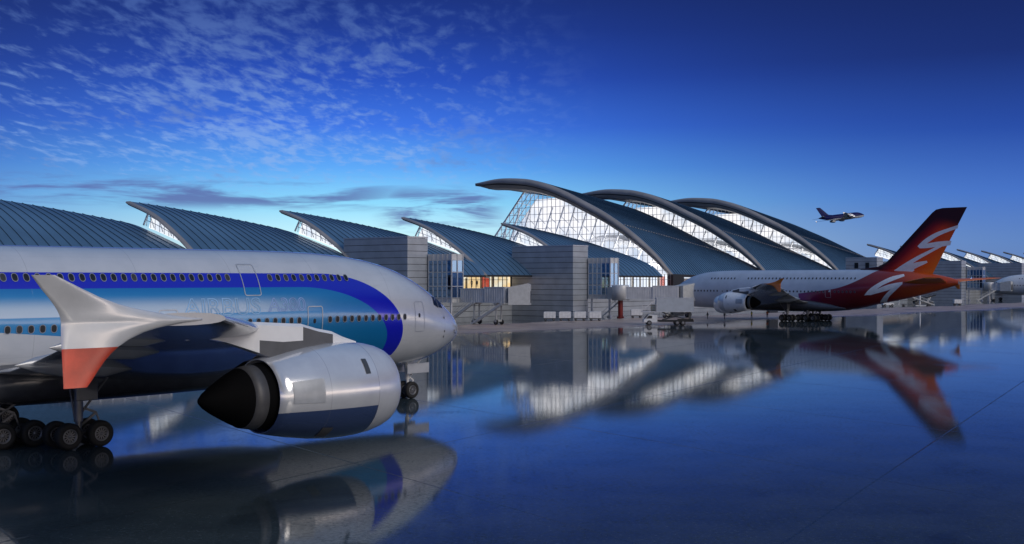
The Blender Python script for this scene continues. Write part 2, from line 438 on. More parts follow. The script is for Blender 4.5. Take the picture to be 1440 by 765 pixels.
def make_airliner(name, loc, rz, livery, fin_mat, tipmat, sides, win_range, nac='nacelle', fence='fence_white', gear=True, text=False, small=False):
    root = empty(name, loc, rz)
    # fuselage
    sts = [0, .04, .12, .25, .5, .8, 1.2, 1.7, 2.3, 3, 3.8, 4.7, 5.7, 7, 8.5, 10, 12, 14.5, 17, 20]+list(range(23, 43, 3))+[43, 45, 47, 49, 51, 53, 55, 57, 59, 61, 63, 64.5, 66, 67, 67.8]
    mb = MB()
    nseg = 32 if small else 96
    rows = []
    for s_ in sts:
        if s_ < .35:
            k = math.sqrt(s_/.35); zc, hh, w = fus(.35)
            rows.append([(-s_, y*k, 5.0+(z-5.02)*k) for (_, y, z) in fus_ring(.35, nseg)])
        else: rows.append(fus_ring(s_, nseg))
    mb.grid(rows, 0, True, True)
    mb.add(rows[-1], [tuple(range(nseg))], 1)
    fz = mb.build('fuselage', [livery, M['dark_grey']], root)
    # belly fairing
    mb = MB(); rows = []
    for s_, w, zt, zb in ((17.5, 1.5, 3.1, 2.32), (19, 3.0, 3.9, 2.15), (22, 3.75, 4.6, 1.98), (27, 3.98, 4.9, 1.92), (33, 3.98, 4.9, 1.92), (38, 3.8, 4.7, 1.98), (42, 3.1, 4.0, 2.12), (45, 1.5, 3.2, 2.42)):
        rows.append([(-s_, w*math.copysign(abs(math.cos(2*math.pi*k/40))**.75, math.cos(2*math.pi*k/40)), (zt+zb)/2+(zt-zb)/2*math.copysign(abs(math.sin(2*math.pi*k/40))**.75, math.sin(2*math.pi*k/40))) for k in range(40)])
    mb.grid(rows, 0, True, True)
    mb.build('belly_fairing', [M['belly_shade']], root)
    # wings
    for sd in (-1, 1):
        mb = MB()
        rows = [[(p[0], sd*p[1], p[2]) for p in wing_section(wing_le(y), wing_ch(y), y, wing_z(y), wing_th(y))] for y in WY]
        mb.grid(rows, 0, True, True); mb.add(rows[-1], [tuple(range(len(rows[-1])))], 0)
        wg = mb.build('wing', [M['wing_grey']], root)
        # wingtip fence: upper white fin, lower coloured fin, swept to a point
        fle = lambda z: interp([6.56, 7.33, 7.72, 7.88, 7.95, 8.02, 8.14, 8.32, 8.98], [51.45, 50.77, 49.95, 49.0, 48.4, 49.0, 49.75, 50.6, 52.2], z)
        fte = lambda z: interp([6.56, 7.43, 7.95, 8.98], [51.98, 51.99, 51.98, 52.72], z)
        fy = lambda z: 39.9+interp([6.56, 7.2, 7.95, 8.2, 8.98], [.10, .05, -.02, .0, .16], z)
        def blade(zs, nm, ms):
            b = MB(); rows = []
            for z in zs:
                le, te = fle(z), fte(z); ch = te-le; th = interp([6.56, 7.4, 7.95, 8.3, 8.98], [.04, .09, .22, .10, .04], z)
                rows.append([(-(le+a*ch), sd*(fy(z)+th*.5*q), z) for a, q in AF]+[(-(le+a*ch), sd*(fy(z)-th*.5*q), z) for a, q in AF[::-1]])
            b.grid(rows, 0, True, True); b.add(rows[0], [tuple(range(len(rows[0])))]); b.add(rows[-1], [tuple(range(len(rows[-1])))])
            return b.build(nm, ms, wg)
        blade([7.40, 7.55, 7.70, 7.78, 7.84, 7.89, 7.93, 7.97, 8.0, 8.05, 8.1, 8.16, 8.24, 8.34, 8.5, 8.7, 8.98], 'wingtip_fence', [M[fence]])
        blade([6.56, 6.7, 6.9, 7.1, 7.25, 7.399], 'fence_tip', [tipmat])
        # wing leading edge slat in bare paint & flap track fairings
        for fy, fl in ((9.5, 6.5), (17.5, 5.4), (25.0, 4.2)):
            b = MB(); te = wing_le(fy)+wing_ch(fy); zc = wing_z(fy)-.07*fl
            b.lathe([(0, .02), (.08*fl, .07*fl*.6), (.3*fl, .07*fl), (.6*fl, .065*fl), (.85*fl, .035*fl), (fl, .01)], (-(te-fl*.86), sd*fy, zc+.25), ((-1, 0, 0.02), (0, 1.0, 0), (0, 0, 1.6)), 16)
            b.build('flap_fairing', [M['wing_grey']], wg)
        # engines
        for ey, lip in ((14.9, 22.6), (25.7, 30.6)):
            zc = 4.28 if ey > 20 else 3.6
            ax = ((-1, 0, 0), (0, 1, 0), (0, 0, 1)); o = (0, 0, 0); nn = 24 if small else 64
            e = empty('engine', (-lip, sd*ey, zc)); e.parent = root
            b = MB()
            b.lathe([(1.55, 1.955), (2.2, 1.985), (3.0, 1.97), (4.0, 1.88), (5.0, 1.72), (5.7, 1.58), (6.2, 1.47), (6.2, 1.43), (5.0, 1.5), (3.6, 1.5)], o, ax, nn, 0)
            if not small:   # grey access panels on the cowl sides
                for s2 in (-1, 1):
                    for (a0, a1, q0, q1, mi) in ((4.3, 5.65, -8, 22, 1), (1.95, 2.2, 22, 42, 2), (3.55, 4.05, -66, -44, 3)):
                        rows = []
                        for i in range(7):
                            a = a0+(a1-a0)*i/6; rr = interp([1.55, 2.2, 3.0, 4.0, 5.0, 5.7, 6.2], [1.955, 1.985, 1.97, 1.88, 1.72, 1.58, 1.47], a)+.02
                            rows.append([(-a, s2*rr*math.cos(R(q0+(q1-q0)*k/8)), rr*math.sin(R(q0+(q1-q0)*k/8))) for k in range(9)])
                        b.grid(rows, mi, True)
            b.build('cowl', [M[nac], M['cowl_panel'], M['dark_grey'], M['core_band']], e)
            b = MB(); b.lathe([(1.55, 1.95), (1.0, 1.89), (.5, 1.78), (.18, 1.66), (.04, 1.57), (0, 1.5), (.06, 1.43), (.3, 1.38), (.8, 1.40)], o, ax, nn, 0)
            b.build('inlet_lip', [M['lip_metal']], e)
            b = MB(); b.lathe([(.8, 1.40), (1.5, 1.46), (1.55, .001)], o, ax, nn, 0)
            b.lathe([(1.0, .02), (1.15, .2), (1.54, .42)], o, ax, 24, 1)
            if not small:
                for k in range(24):
                    q = 2*math.pi*k/24; d = Vector((0, math.cos(q), math.sin(q))); tq = Vector((0, -math.sin(q), math.cos(q)))
                    b.add([Vector((-1.45, 0, 0))+d*.35-tq*.05, Vector((-1.3, 0, 0))+d*.35+tq*.05, Vector((-1.25, 0, 0))+d*1.42+tq*.16, Vector((-1.5, 0, 0))+d*1.42-tq*.12], [(0, 1, 2, 3)], 2)
            b.build('fan', [M['black'], M['core_band'], M['core_metal']], e)
            b = MB()
            b.lathe([(3.6, 1.5), (3.6, 1.36), (5.6, 1.34), (6.55, 1.26)], o, ax, nn, 0)
            b.lathe([(6.55, 1.26), (6.55, 1.275), (7.1, 1.17), (7.1, 1.155)], o, ax, nn, 1)
            b.lathe([(7.1, 1.155), (7.45, 1.0), (7.9, .76), (8.3, .54), (8.65, .31), (8.85, .12), (8.9, .01)], o, ax, nn, 0)
            b.build('core_exhaust', [M['core_metal'], M['core_band']], e)
            # pylon: from the top of the cowl back to the wing
            le = wing_le(ey)-lip; zw = wing_z(ey)-zc
            b = MB(); rows = []
            for (a, zt, zb, hw) in ((1.2, 1.96, 1.7, .02), (2.0, 2.2, 1.6, .13), (2.6, 2.44, 1.5, .2), (3.4, zw*.78+.5, 1.45, .25), (4.2, zw*.86+.5, 1.4, .28), (5.2, zw*.92+.4, 1.3, .30), (le+.2, zw+.26, 1.72, .30), (le+.9, zw+.22, 1.95, .28), (le+1.7, zw+.05, 2.2, .24), (le+2.6, zw-.1, 2.4, .16), (le+3.3, zw-.2, zw-.35, .04)):
                zm = min(zb, 1.45)+(zt-min(zb, 1.45))*.52; zm = max(zm, zb+.02)
                rows.append([(-a, hw, zb), (-a, hw, zm), (-a, hw, zt-.12), (-a, hw*.5, zt), (-a, -hw*.5, zt), (-a, -hw, zt-.12), (-a, -hw, zm), (-a, -hw, zb)])
            b.add(rows[0], [tuple(range(8))]); b.add(rows[-1], [tuple(range(8))])
            for i in range(len(rows)-1):
                for k in range(8):
                    k2 = (k+1) % 8
                    dark = (i in (2, 3) and k in (0, 1, 5, 6)) or (i in (4, 5) and k in (0, 6))
                    b.add([rows[i][k], rows[i][k2], rows[i+1][k2], rows[i+1][k]], [(0, 1, 2, 3)], 1 if dark and not small else 0)
            b.build('pylon', [M['white_paint'], M['pylon_dark'], M['black']], e)
    # tail fin
    mb = MB()
    fin = [(46.5, 10.70, 4.5, .1), (51.0, 11.25, 12.5, .45), (53.2, 12.3, 10.8, .5), (58.0, 17.4, 8.2, .36), (62.6, 22.0, 6.2, .2), (64.2, 22.7, 5.1, .1)]
    rows = []
    tel = lambda z: 62.4+(z-9.46)*(69.4-62.4)/(22.75-9.46)
    zs = [(9.4, 46.5), (10.9, 47.5), (11.4, 51.3), (12.2, 53.0), (15, 55.8), (18.5, 59.2), (21.9, 62.5), (22.5, 63.3), (22.75, 64.6)]
    for z, le in zs:
        ch = tel(z)-le; th = .9*max(.25, (24.5-z)/14)
        rows.append([(-(le+a*ch), th*.5*b, z) for a, b in AF]+[(-(le+a*ch), -th*.5*b, z) for a, b in AF[::-1]])
    mb.grid(rows, 0, False, True); mb.add(rows[-1], [tuple(range(len(rows[-1])))])
    fin_o = mb.build('tail_fin', [fin_mat], root)
    for sd in (-1, 1):
        mb = MB(); rows = []
        for y, le, ch, z, th in ((.4, 56.5, 9.2, 8.1, .9), (1.6, 57.4, 8.6, 8.25, .8), (8, 62.3, 5.9, 8.65, .5), (15, 67.3, 3.2, 9.05, .22)):
            rows.append([(-(le+a*ch), sd*y, z+th*.5*b) for a, b in AF]+[(-(le+a*ch), sd*y, z-th*.5*b) for a, b in AF[::-1]])
        mb.grid(rows, 0, True, True); mb.add(rows[-1], [tuple(range(len(rows[-1])))])
        mb.build('tailplane', [fin_mat if fin_mat is M['livery_red_fin'] else M['wing_grey']], root)
    if small: return root, fz
    # windows, doors, cockpit
    n_ = 0
    skip_u = [(9.5, 12.9), (20.0, 22.5), (48.6, 60)]
    skip_m = [(5.8, 7.5), (15.6, 17.4), (26.3, 28), (41, 43)]
    for sd in sides:
        for zz, a, b_, skips, hh in ((8.97, max(13.3, win_range[0]), win_range[1], skip_u, 0), (6.22, max(8.3, win_range[0]), win_range[1], skip_m, 1)):
            s_ = a
            while s_ < min(b_, 48) and n_ < 99:
                if not any(q0 < s_ < q1 for q0, q1 in skips):
                    mb = MB()
                    decal_fill(mb, s_, zz, .30, .41, .14, sd, .014, 0, 3)
                    decal_ring(mb, s_, zz, .36, .47, .17, .04, sd, .02, 1, n=3)
                    mb.build('window', [M['window_blind'] if random.random() < .1 else M['window_dark'], M['window_frame']], fz, fix=False); n_ += 1
                s_ += .63 if win_range[2] == 0 else win_range[2]
        for (s_, zz, w, h) in ((21.15, 8.83, 1.25, 2.0), (16.45, 6.05, 1.25, 2.15), (6.6, 6.18, 1.08, 2.15), (27.2, 6.05, 1.25, 2.1), (42.0, 6.05, 1.25, 2.1)):
            if not (win_range[0]-3 < s_ < win_range[1]+3): continue
            mb = MB()
            nose = s_ < 8
            decal_ring(mb, s_, zz, w, h, .16, .03 if nose else .06, sd, .02, 0, n=5)
            if nose or zz < 8: decal_fill(mb, s_+.05, zz+.1, .2, .3, .09, sd, .016, 1, 3)
            mb.build('door', [M['window_frame'] if nose else M['steel'], M['window_dark']], fz, fix=False)
    # cockpit glazing wraps round the nose
    mb = MB()
    for sd in (-1, 1):
        for poly in ([(2.30, 6.83), (2.12, 7.06), (2.75, 7.44), (3.05, 7.12)], [(3.12, 6.70), (2.98, 7.24), (3.46, 7.52), (3.78, 6.78)], [(3.88, 6.74), (3.60, 7.5), (4.12, 7.62), (4.50, 7.0)]):
            ring = []
            for i in range(4):
                p, q = poly[i], poly[(i+1) % 4]
                for k in range(5): ring.append((p[0]+(q[0]-p[0])*k/5, p[1]+(q[1]-p[1])*k/5))
            c = (sum(p[0] for p in poly)/4, sum(p[1] for p in poly)/4)
            vs = [on_fus(c[0], min(c[1], fus(c[0])[0]+fus(c[0])[1]-.03), sd, .015)]
            for p in ring: vs.append(on_fus(p[0], min(p[1], fus(p[0])[0]+fus(p[0])[1]-.03), sd, .015))
            mb.add(vs, [(0, 1+j, 1+(j+1) % len(ring)) for j in range(len(ring))], 0)
    mb.build('cockpit_window', [M['window_dark']], fz, fix=False)
    mb = MB()   # probes and static ports
    for sd in sides:
        for (a, z) in ((3.3, 6.0), (3.3, 5.0), (3.35, 4.6), (1.5, 4.95)):
            decal_fill(mb, a, z, .12, .16, .05, sd, .02, 0, 3)
        p = on_fus(1.5, 4.8, sd, .0); q = on_fus(1.5, 4.8, sd, .16); mb.bar(p, q, .05, .05)
    mb.build('probe', [M['black']], fz, fix=False)
    if text:
        for txt, s0, s1, mname, z0, hgt in (('AIRBUS', 26.2, 20.7, 'text_blue', 6.72, 1.02), ('A380', 20.15, 17.2, 'text_violet', 6.86, .84)):
            cu = bpy.data.curves.new('lettering', 'FONT'); cu.body = txt; cu.size = 1; cu.resolution_u = 4
            cu.offset = .022
            to = bpy.data.objects.new('lettering', cu); COL.objects.link(to)
            bpy.context.view_layer.update()
            dg = bpy.context.evaluated_depsgraph_get()
            me = bpy.data.meshes.new_from_object(to.evaluated_get(dg)); bpy.data.objects.remove(to)
            import bmesh
            bm = bmesh.new(); bm.from_mesh(me)
            bmesh.ops.triangulate(bm, faces=bm.faces)
            for _ in range(3):
                bmesh.ops.subdivide_edges(bm, edges=[e for e in bm.edges if e.calc_length() > .09], cuts=1)
            bmesh.ops.triangulate(bm, faces=bm.faces)
            bm.to_mesh(me)
            # outlined letters: a thin band along every boundary edge of the glyphs
            xs = [v.co.x for v in bm.verts]; ys = [v.co.y for v in bm.verts]
            x0, x1 = min(xs), max(xs); y1 = max(ys); mb = MB()
            mp = lambda px, py: on_fus(s0+(s1-s0)*(px-x0)/(x1-x0), z0+hgt*py/y1, -1, .012)
            for ed in bm.edges:
                if len(ed.link_faces) == 1:
                    a, b = ed.verts[0].co.copy(), ed.verts[1].co.copy()
                    ctr = ed.link_faces[0].calc_center_median()
                    nrm = Vector((-(b-a).y, (b-a).x, 0)).normalized()
                    if nrm.dot(ctr-a) < 0: nrm = -nrm
                    w = .045
                    mb.add([mp(a.x, a.y), mp(b.x, b.y), mp(b.x+nrm.x*w, b.y+nrm.y*w), mp(a.x+nrm.x*w, a.y+nrm.y*w)], [(0, 1, 2, 3)], 0)
            bm.free()
            mb.build('lettering', [M[mname]], fz, fix=False)
    if gear:
        def bogie(nm, s0, y, axles, tr, r, w, ztop, lean=0):
            g = MB(); n = len(axles); c = s0
            g.tube([(-c, y, r+.12), (-c, y, 1.5)], .16, 14); g.tube([(-c, y, 1.35), (-c, y+lean, ztop)], .24, 14)
            g.tube([(-axles[0], y, r+.05), (-axles[-1], y, r+.05)], .15, 10)
            for a in axles: g.tube([(-a, y-tr, r), (-a, y+tr, r)], .09, 10)
            g.bar((-c+.1, y, 1.1), (-c+1.0, y, 1.75), .08, .12); g.bar((-c+1.0, y, 1.75), (-c+.15, y, 2.1), .08, .12)
            g.bar((-c+1.0, y, 1.75), (-c+1.3, y, .95), .06, .08)
            g.tube([(-c, y, 1.6), (-c+1.6, y*1.02, ztop)], .07, 8); g.tube([(-c-.2, y, 1.5), (-c-.3, y-.5*math.copysign(1, y), ztop)], .06, 8)
            go = g.build(nm, [M['strut']], root)
            for a in axles:
                for t in (-tr, tr): make_wheel('wheel', go, (-a, y+t, r), r, w)
            return go
        for sd in (-1, 1):
            bogie('wing_gear', 33.75, sd*5.5, [32.9, 34.65], .68, .70, .53, 3.6)
            bogie('body_gear', 36.9, sd*2.7, [35.2, 36.9, 38.6], .76, .70, .53, 2.6)
            d = MB(); d.box((-33.6, sd*6.15, 3.1), (1.2, .05, 1.2)); d.build('gear_door', [M['belly_shade']], root, bevel=.02)
        g = MB(); g.tube([(-5.0, 0, .635), (-5.0, 0, 1.5)], .11, 12); g.tube([(-5.0, 0, 1.4), (-5.15, 0, 2.9)], .17, 12)
        g.tube([(-5, -.55, .635), (-5, .55, .635)], .08, 10); g.bar((-4.85, 0, .8), (-4.4, 0, 1.3), .07, .1); g.bar((-4.4, 0, 1.3), (-4.9, 0, 1.65), .07, .1)
        g.tube([(-5.05, 0, 1.7), (-3.7, 0, 2.75)], .07, 8)
        for k in (-.17, .17): g.tube([(-4.8, k, 1.75), (-4.72, k, 1.75)], .09, 12)
        go = g.build('nose_gear', [M['truss_white']], root)
        for t in (-.42, .42): make_wheel('wheel', go, (-5.0, t, .635), .635, .42)
        for sd in (-1, 1):
            d = MB(); d.box((-4.6, sd*.75, 2.25), (2.2, .05, .75)); d.build('gear_door', [M['wing_grey']], root, bevel=.02)
    return root, fz

A1, _ = make_airliner('airliner', (-4.46, 89.9, 0), R(48), M['livery_blue'], M['white_paint'], M['red_tip'], (-1,), (5, 41, 0), text=True)
tag(A1, 'big white double-deck airliner with blue and cyan swoosh parked in the near left', 'airplane', 'parked airliners')
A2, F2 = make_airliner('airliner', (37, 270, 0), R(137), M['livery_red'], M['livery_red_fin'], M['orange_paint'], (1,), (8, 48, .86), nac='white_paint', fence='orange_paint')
tag(A2, 'white airliner with purple to orange tail and white streaks, nose at the jet bridge', 'airplane', 'parked airliners')
A3, _ = make_airliner('airliner', (197, 478, 0), R(140), M['white_paint'], M['white_paint'], M['white_paint'], (1,), (8, 30, 1.1), nac='white_paint')
tag(A3, 'plain white airliner at the far gate, only its front half in view', 'airplane', 'parked airliners')
A4, _ = make_airliner('airliner', (484, 1584, 91), R(14), M['livery_navy'], M['livery_navy'], M['white_paint'], (), (0, 0, 0), gear=False, small=True)
A4.rotation_euler = (R(-6), R(-7), R(12))
tag(A4, 'navy and white airliner climbing in the blue sky above the terminal', 'airplane')

# white streak livery on the red tail: thin paint panels just proud of fin and rear fuselage
def px_fin(px, py, y=.0):
    u = Vector((math.cos(R(137)), math.sin(R(137)))); l = Vector((-u.y, u.x)); b = Vector((37, 270))+l*y
    r = (px-720)/1624; st = (b.x-r*b.y)/(u.x-r*u.y); Y = b.y-st*u.y
    return st, 8.9-(py-392)*Y/1624
def streak(polys, surf):
    mb = MB()
    for top, bot in polys:
        n = 14; rows = [[], []]
        def along(c, t):
            k = t*(len(c)-1); i = min(int(k), len(c)-2); f = k-i
            # catmull-rom through measured points
            p0 = c[max(i-1, 0)]; p1 = c[i]; p2 = c[i+1]; p3 = c[min(i+2, len(c)-1)]
            g = lambda a, b, cc, d: .5*((2*b)+(-a+cc)*f+(2*a-5*b+4*cc-d)*f*f+(-a+3*b-3*cc+d)*f**3)
            return g(p0[0], p1[0], p2[0], p3[0]), g(p0[1], p1[1], p2[1], p3[1])
        R0 = []
        for i in range(n+1):
            a = along(top, i/n); b = along(bot, i/n)
            R0.append([surf(a[0]+(b[0]-a[0])*k/4, a[1]+(b[1]-a[1])*k/4) for k in range(5)])
        mb.grid(R0, 0, True)
    return mb
def z4(p): return (1180+p[0]/4.5, 280+p[1]/4.5)
def fin_pt(px, py):
    st, z = px_fin(px, py)
    le = interp([9.4, 10.9, 11.4, 12.2, 15, 18.5, 21.9, 22.75], [46.5, 47.5, 51.3, 53, 55.8, 59.2, 62.5, 64.6], z)
    te = 62.4+(z-9.46)*(69.4-62.4)/(22.75-9.46); a = min(1, max(0, (st-le)/(te-le)))
    th = .9*max(.25, (24.5-z)/14); hy = th*.5*interp([q[0] for q in AF], [q[1] for q in AF], a)
    return Vector((-st, hy+.03, z))
def fus_pt(px, py):
    st, z = px_fin(px, py, 2.2)
    zc, hh, w = fus(st); z = max(zc-hh*.97, min(zc+hh*.985, z))
    return on_fus(st, z, 1, .03)
S = lambda *ps: [z4(p) for p in ps]
mb = streak([
    (S((757, 163), (690, 185), (610, 215), (545, 255), (500, 298)), S((750, 186), (690, 207), (625, 237), (572, 272), (515, 312))),
    (S((500, 298), (545, 285), (610, 272), (670, 265), (712, 264)), S((515, 312), (560, 310), (615, 303), (665, 298), (704, 292))),
    (S((655, 280), (590, 315), (510, 355), (440, 395), (385, 430), (335, 466)), S((650, 302), (595, 332), (520, 375), (462, 412), (410, 447), (352, 474))),
    (S((335, 466), (390, 440), (450, 413), (510, 397), (558, 390)), S((352, 474), (405, 468), (460, 450), (515, 425), (562, 402))),
    (S((475, 435), (430, 462), (380, 480)), S((480, 452), (440, 474), (400, 492))),
], fin_pt)
mb.build('tail_streak', [M['white_paint']], [c for c in A2.children if c.name.startswith('tail_fin')][0], fix=False)
mb = streak([
    (S((400, 474), (330, 492), (260, 530), (205, 570), (172, 608)), S((410, 488), (340, 518), (285, 545), (245, 575), (215, 606))),
    (S((215, 590), (280, 556), (340, 535), (405, 524)), S((205, 608), (270, 590), (335, 570), (390, 545))),
    (S((390, 530), (340, 565), (300, 600), (245, 655)), S((405, 535), (360, 578), (318, 615), (285, 650))),
], fus_pt)
mb.build('livery_streak', [M['white_paint']], F2, fix=False)

# ------------------------------------------------------------------ terminal geometry
OX, OY = 14.2, 268.8
DX, DY = .64, .768
def B(s, n, z): return Vector((OX+s*DX+n*DY, OY+s*DY-n*DX, z))
AXB = (Vector((DX, DY, 0)), Vector((DY, -DX, 0)), Vector((0, 0, 1)))
RZ_B = math.atan2(DY, DX)      # local x along the facade; local -y is the airside
def bbox(mb, s0, s1, n0, n1, z0, z1, mat=0):
    mb.box(B((s0+s1)/2, (n0+n1)/2, (z0+z1)/2), (s1-s0, n1-n0, z1-z0), mat, AXB)

def shell(R_, E_, ms, W, L, n0, seam, thk, nm, nt_, bulge, seam_h=.10, seam_w=.09, mexp=1.0):
    """roof shell in building-local axes (x = along facade, y = inland): returns MB"""
    mb = MB()
    def zz(m, t): return (1-t)*interp(ms[0], R_, m)+t*interp(ms[1], E_, m)+bulge*4*t*(1-t)*(m/W)
    rows = [[(L*t, m, zz(m, t)) for m in [W*(i/nm)**mexp for i in range(nm+1)]] for t in [j/nt_ for j in range(nt_+1)]]
    mb.grid(rows, 0, True)
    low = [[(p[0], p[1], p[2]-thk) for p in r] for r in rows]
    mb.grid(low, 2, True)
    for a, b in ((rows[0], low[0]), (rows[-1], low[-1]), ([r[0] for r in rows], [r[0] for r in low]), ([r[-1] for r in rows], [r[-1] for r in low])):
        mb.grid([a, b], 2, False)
    k = int(L/seam)
    for i in range(1, k):
        t = i/k; pts = [Vector((L*t, m, zz(m, t))) for m in [W*(q/nm)**mexp for q in range(nm+1)]]
        a = [p+Vector((-seam_w/2, 0, 0)) for p in pts]; b = [p+Vector((-seam_w/2, 0, seam_h)) for p in pts]
        c = [p+Vector((seam_w/2, 0, seam_h)) for p in pts]; d = [p+Vector((seam_w/2, 0, 0)) for p in pts]
        mb.grid([a, b, c, d], 1, False)
    return mb, zz
ROOF = [M['roof_metal'], M['seam'], M['soffit']]

# small concourse shells
RM, RZ = [0, 4.9, 9.9, 19.2, 26.8], [9.8, 13.4, 16.7, 21.5, 23.9]
EM, EZ = [0, 3.1, 8.2, 13.3, 19.5, 24.3, 26.8], [9.7, 12.3, 14.5, 16.1, 17.9, 19.2, 19.7]
LSH = 37.3; WSH = 26.8; N_EAVE = -12.2
def rsm(m): return interp(RM, RZ, m)
def esm(m): return interp(EM, EZ, m)
def make_wave(parent, s0, first=True):
    """one wave of the concourse roof: local origin on the eave under its raised edge"""
    mb, zz = shell(RZ, EZ, (RM, EM), WSH, LSH-.3, 0, 1.9, .45, 24, 10, .35)
    # rolled front edge, deepest near the prow
    edge = []
    for i in range(25):
        m = WSH*i/24; z = rsm(m); d = .75
        edge.append([(0, m, z+.05), (-.9, m, z-.05), (-1.05, m, z-.3), (-.4, m, z-d), (1.2, m, z-d-.15)])
    mb.grid(edge, 3, False); mb.add(edge[-1], [tuple(range(5))], 3); mb.add(edge[0], [tuple(range(5))], 3)
    o = mb.build('roof_shell', ROOF+[M['rib_bronze']], parent)
    o.location = B(s0, N_EAVE, 0); o.rotation_euler.z = RZ_B
    # clerestory under the raised edge
    g = MB(); mu = MB(); tr = MB(); li = MB()
    top = lambda m: rsm(m)-.9
    bot = lambda m: esm(m)+.1 if first else 10
    m0, m1 = 2.6, 24.2
    pts = [m0+(m1-m0)*i/20 for i in range(21)]
    lean = lambda m, z: m+(-1.8*max(0, (z-19))/3.5 if m > 21 else 0)
    g.grid([[(1.35, m, bot(m)) for m in pts], [(1.35, min(m, 22.6), max(bot(m)+.02, top(min(m, 22.6)))) for m in pts]], 0, False)
    m = 3.8
    while m < 24:
        mm = min(m, 22.6)
        if top(mm)-bot(m) > .25: mu.bar((1.28, m, bot(m)), (1.28, mm, top(mm)), .08, .09)
        m += 1.5
    for f in (.4, .75):
        for i in range(19):
            a, b = pts[i+1], pts[i+2] if i+2 < 21 else pts[20]
            mu.bar((1.28, min(a, 23.2), bot(a)+f*(top(min(a, 22.6))-bot(a))), (1.28, min(b, 23.2), bot(b)+f*(top(min(b, 22.6))-bot(b))), .08, .1)
    mu.bar((1.25, 24.2, bot(24.2)), (1.25, 22.5, top(22.6)), .22, .3)
    for i in range(7):
        a = 4.5+i*2.9
        tr.bar((2.1, a, bot(a)), (2.1, a+1.7, min(top(min(a+1.7, 22.6)), bot(a)+4.5)), .12, .12)
    lp = [3+21.6*i/24 for i in range(25)]
    zi = lambda m: min((1-2.7/LSH)*rsm(min(m, 26.8))+2.7/LSH*esm(min(m, 26.8))-.5, 22.9-max(0, m-22.6)*1.9)
    li.grid([[(2.7, m, min(bot(m)-.6, zi(m)-.1)) for m in lp], [(2.7, m, zi(m)) for m in lp]], 0, False)
    g.build('clerestory_glass', [M['glass_clear']], o, fix=False); mu.build('window_frame', [M['mullion']], o)
    tr.build('truss', [M['truss_white']], o); li.build('lit_interior', [M['lit_white']], o, fix=False)
    return o

def build_concourse(name, s_list, s_a, s_b, label):
    root = empty(name, B(s_a, -18.5, 0), 0, label=label, cat='terminal building')
    inv = Matrix.Translation(-root.location)
    hold = []
    o = make_wave(None, s_list[0]); o.parent = root; o.location = B(s_list[0], N_EAVE, 0)-root.location
    for s in s_list[1:]:
        c = copy_tree(o, root); c.location = B(s, N_EAVE, 0)-root.location
    w = MB(); j = MB()
    z = 0
    # airside wall in horizontal panel courses, recessed joints
    bbox(w, s_a, s_b, -18.9, -18.56, 0, 6.5, 1)
    k = 0
    while z < 6.4:
        h = min(1.28, 6.5-z); bbox(w, s_a, s_b, -18.6, -18.5, z+.05, z+h-.05, 0); z += 1.3
    bbox(w, s_a, s_b, -41.0, -40.6, 0, 9.7, 1)          # landside wall
    bbox(w, s_a, s_b, -40.6, -18.9, 6.2, 6.5, 1)        # upper floor
    wo = w.build('wall', [M['cladding'], M['joint']], root); wo.location = -root.location
    # upper landside wall up to the shells
    return root

CON1 = build_concourse('terminal_concourse', [-16.4+37.3*k for k in range(-4, 2)], -175, 66, 'long low concourse whose wave roofs rise to pointed prows behind the blue airliner')
CON2 = build_concourse('terminal_concourse', [263.3+37.3*k for k in range(7)], 255, 540, 'distant concourse with a row of small pointed roof waves beyond the red tail')

def lit_strip(parent, s_a, s_b, n, z0, z1, red=None, ppl=True, warm='lit_warm', dz=4.0):
    """glazed storey with lit room behind"""
    g = MB(); bbox(g, s_a, s_b, n-.03, n, z0, z1); go = g.build('window', [M['glass_clear']], parent); go.location = -parent.location
    f = MB(); s = s_a
    while s <= s_b+.01: bbox(f, s-.05, s+.05, n-.05, n+.12, z0, z1); s += 1.6
    for z in (z0, (z0+z1)/2+.3, z1): bbox(f, s_a, s_b, n-.05, n+.09, z-.05, z+.05)
    f.build('window_frame', [M['mullion_dark']], go).location = (0, 0, 0)
    b = MB(); bbox(b, s_a, s_b+dz*1.4, n-dz-.1, n-dz, z0-.3, z1+.2, 0)
    s = s_a+1
    while s < s_b:                                    # columns and shop fronts inside
        bbox(b, s, s+random.uniform(.3, 1.0), n-dz+.05, n-dz+.4, z0-.3, z1-random.uniform(0, 1.4), 1); s += random.uniform(2.2, 5.5)
    if red: bbox(b, red[0], red[1], n-1.6, n-1.45, z0+.3, z1-.6, 2)
    b.build('lit_interior', [M[warm], M['beige'], M['lit_red']], go)
    return go
lit_strip(CON1, -50, -1.5, -18.5, 6.5, 10.2, (-9.0, -6.6))
lit_strip(CON1, 8, 72, -18.5, 6.5, 10.2, (69.0, 71.5), warm='lit_white')

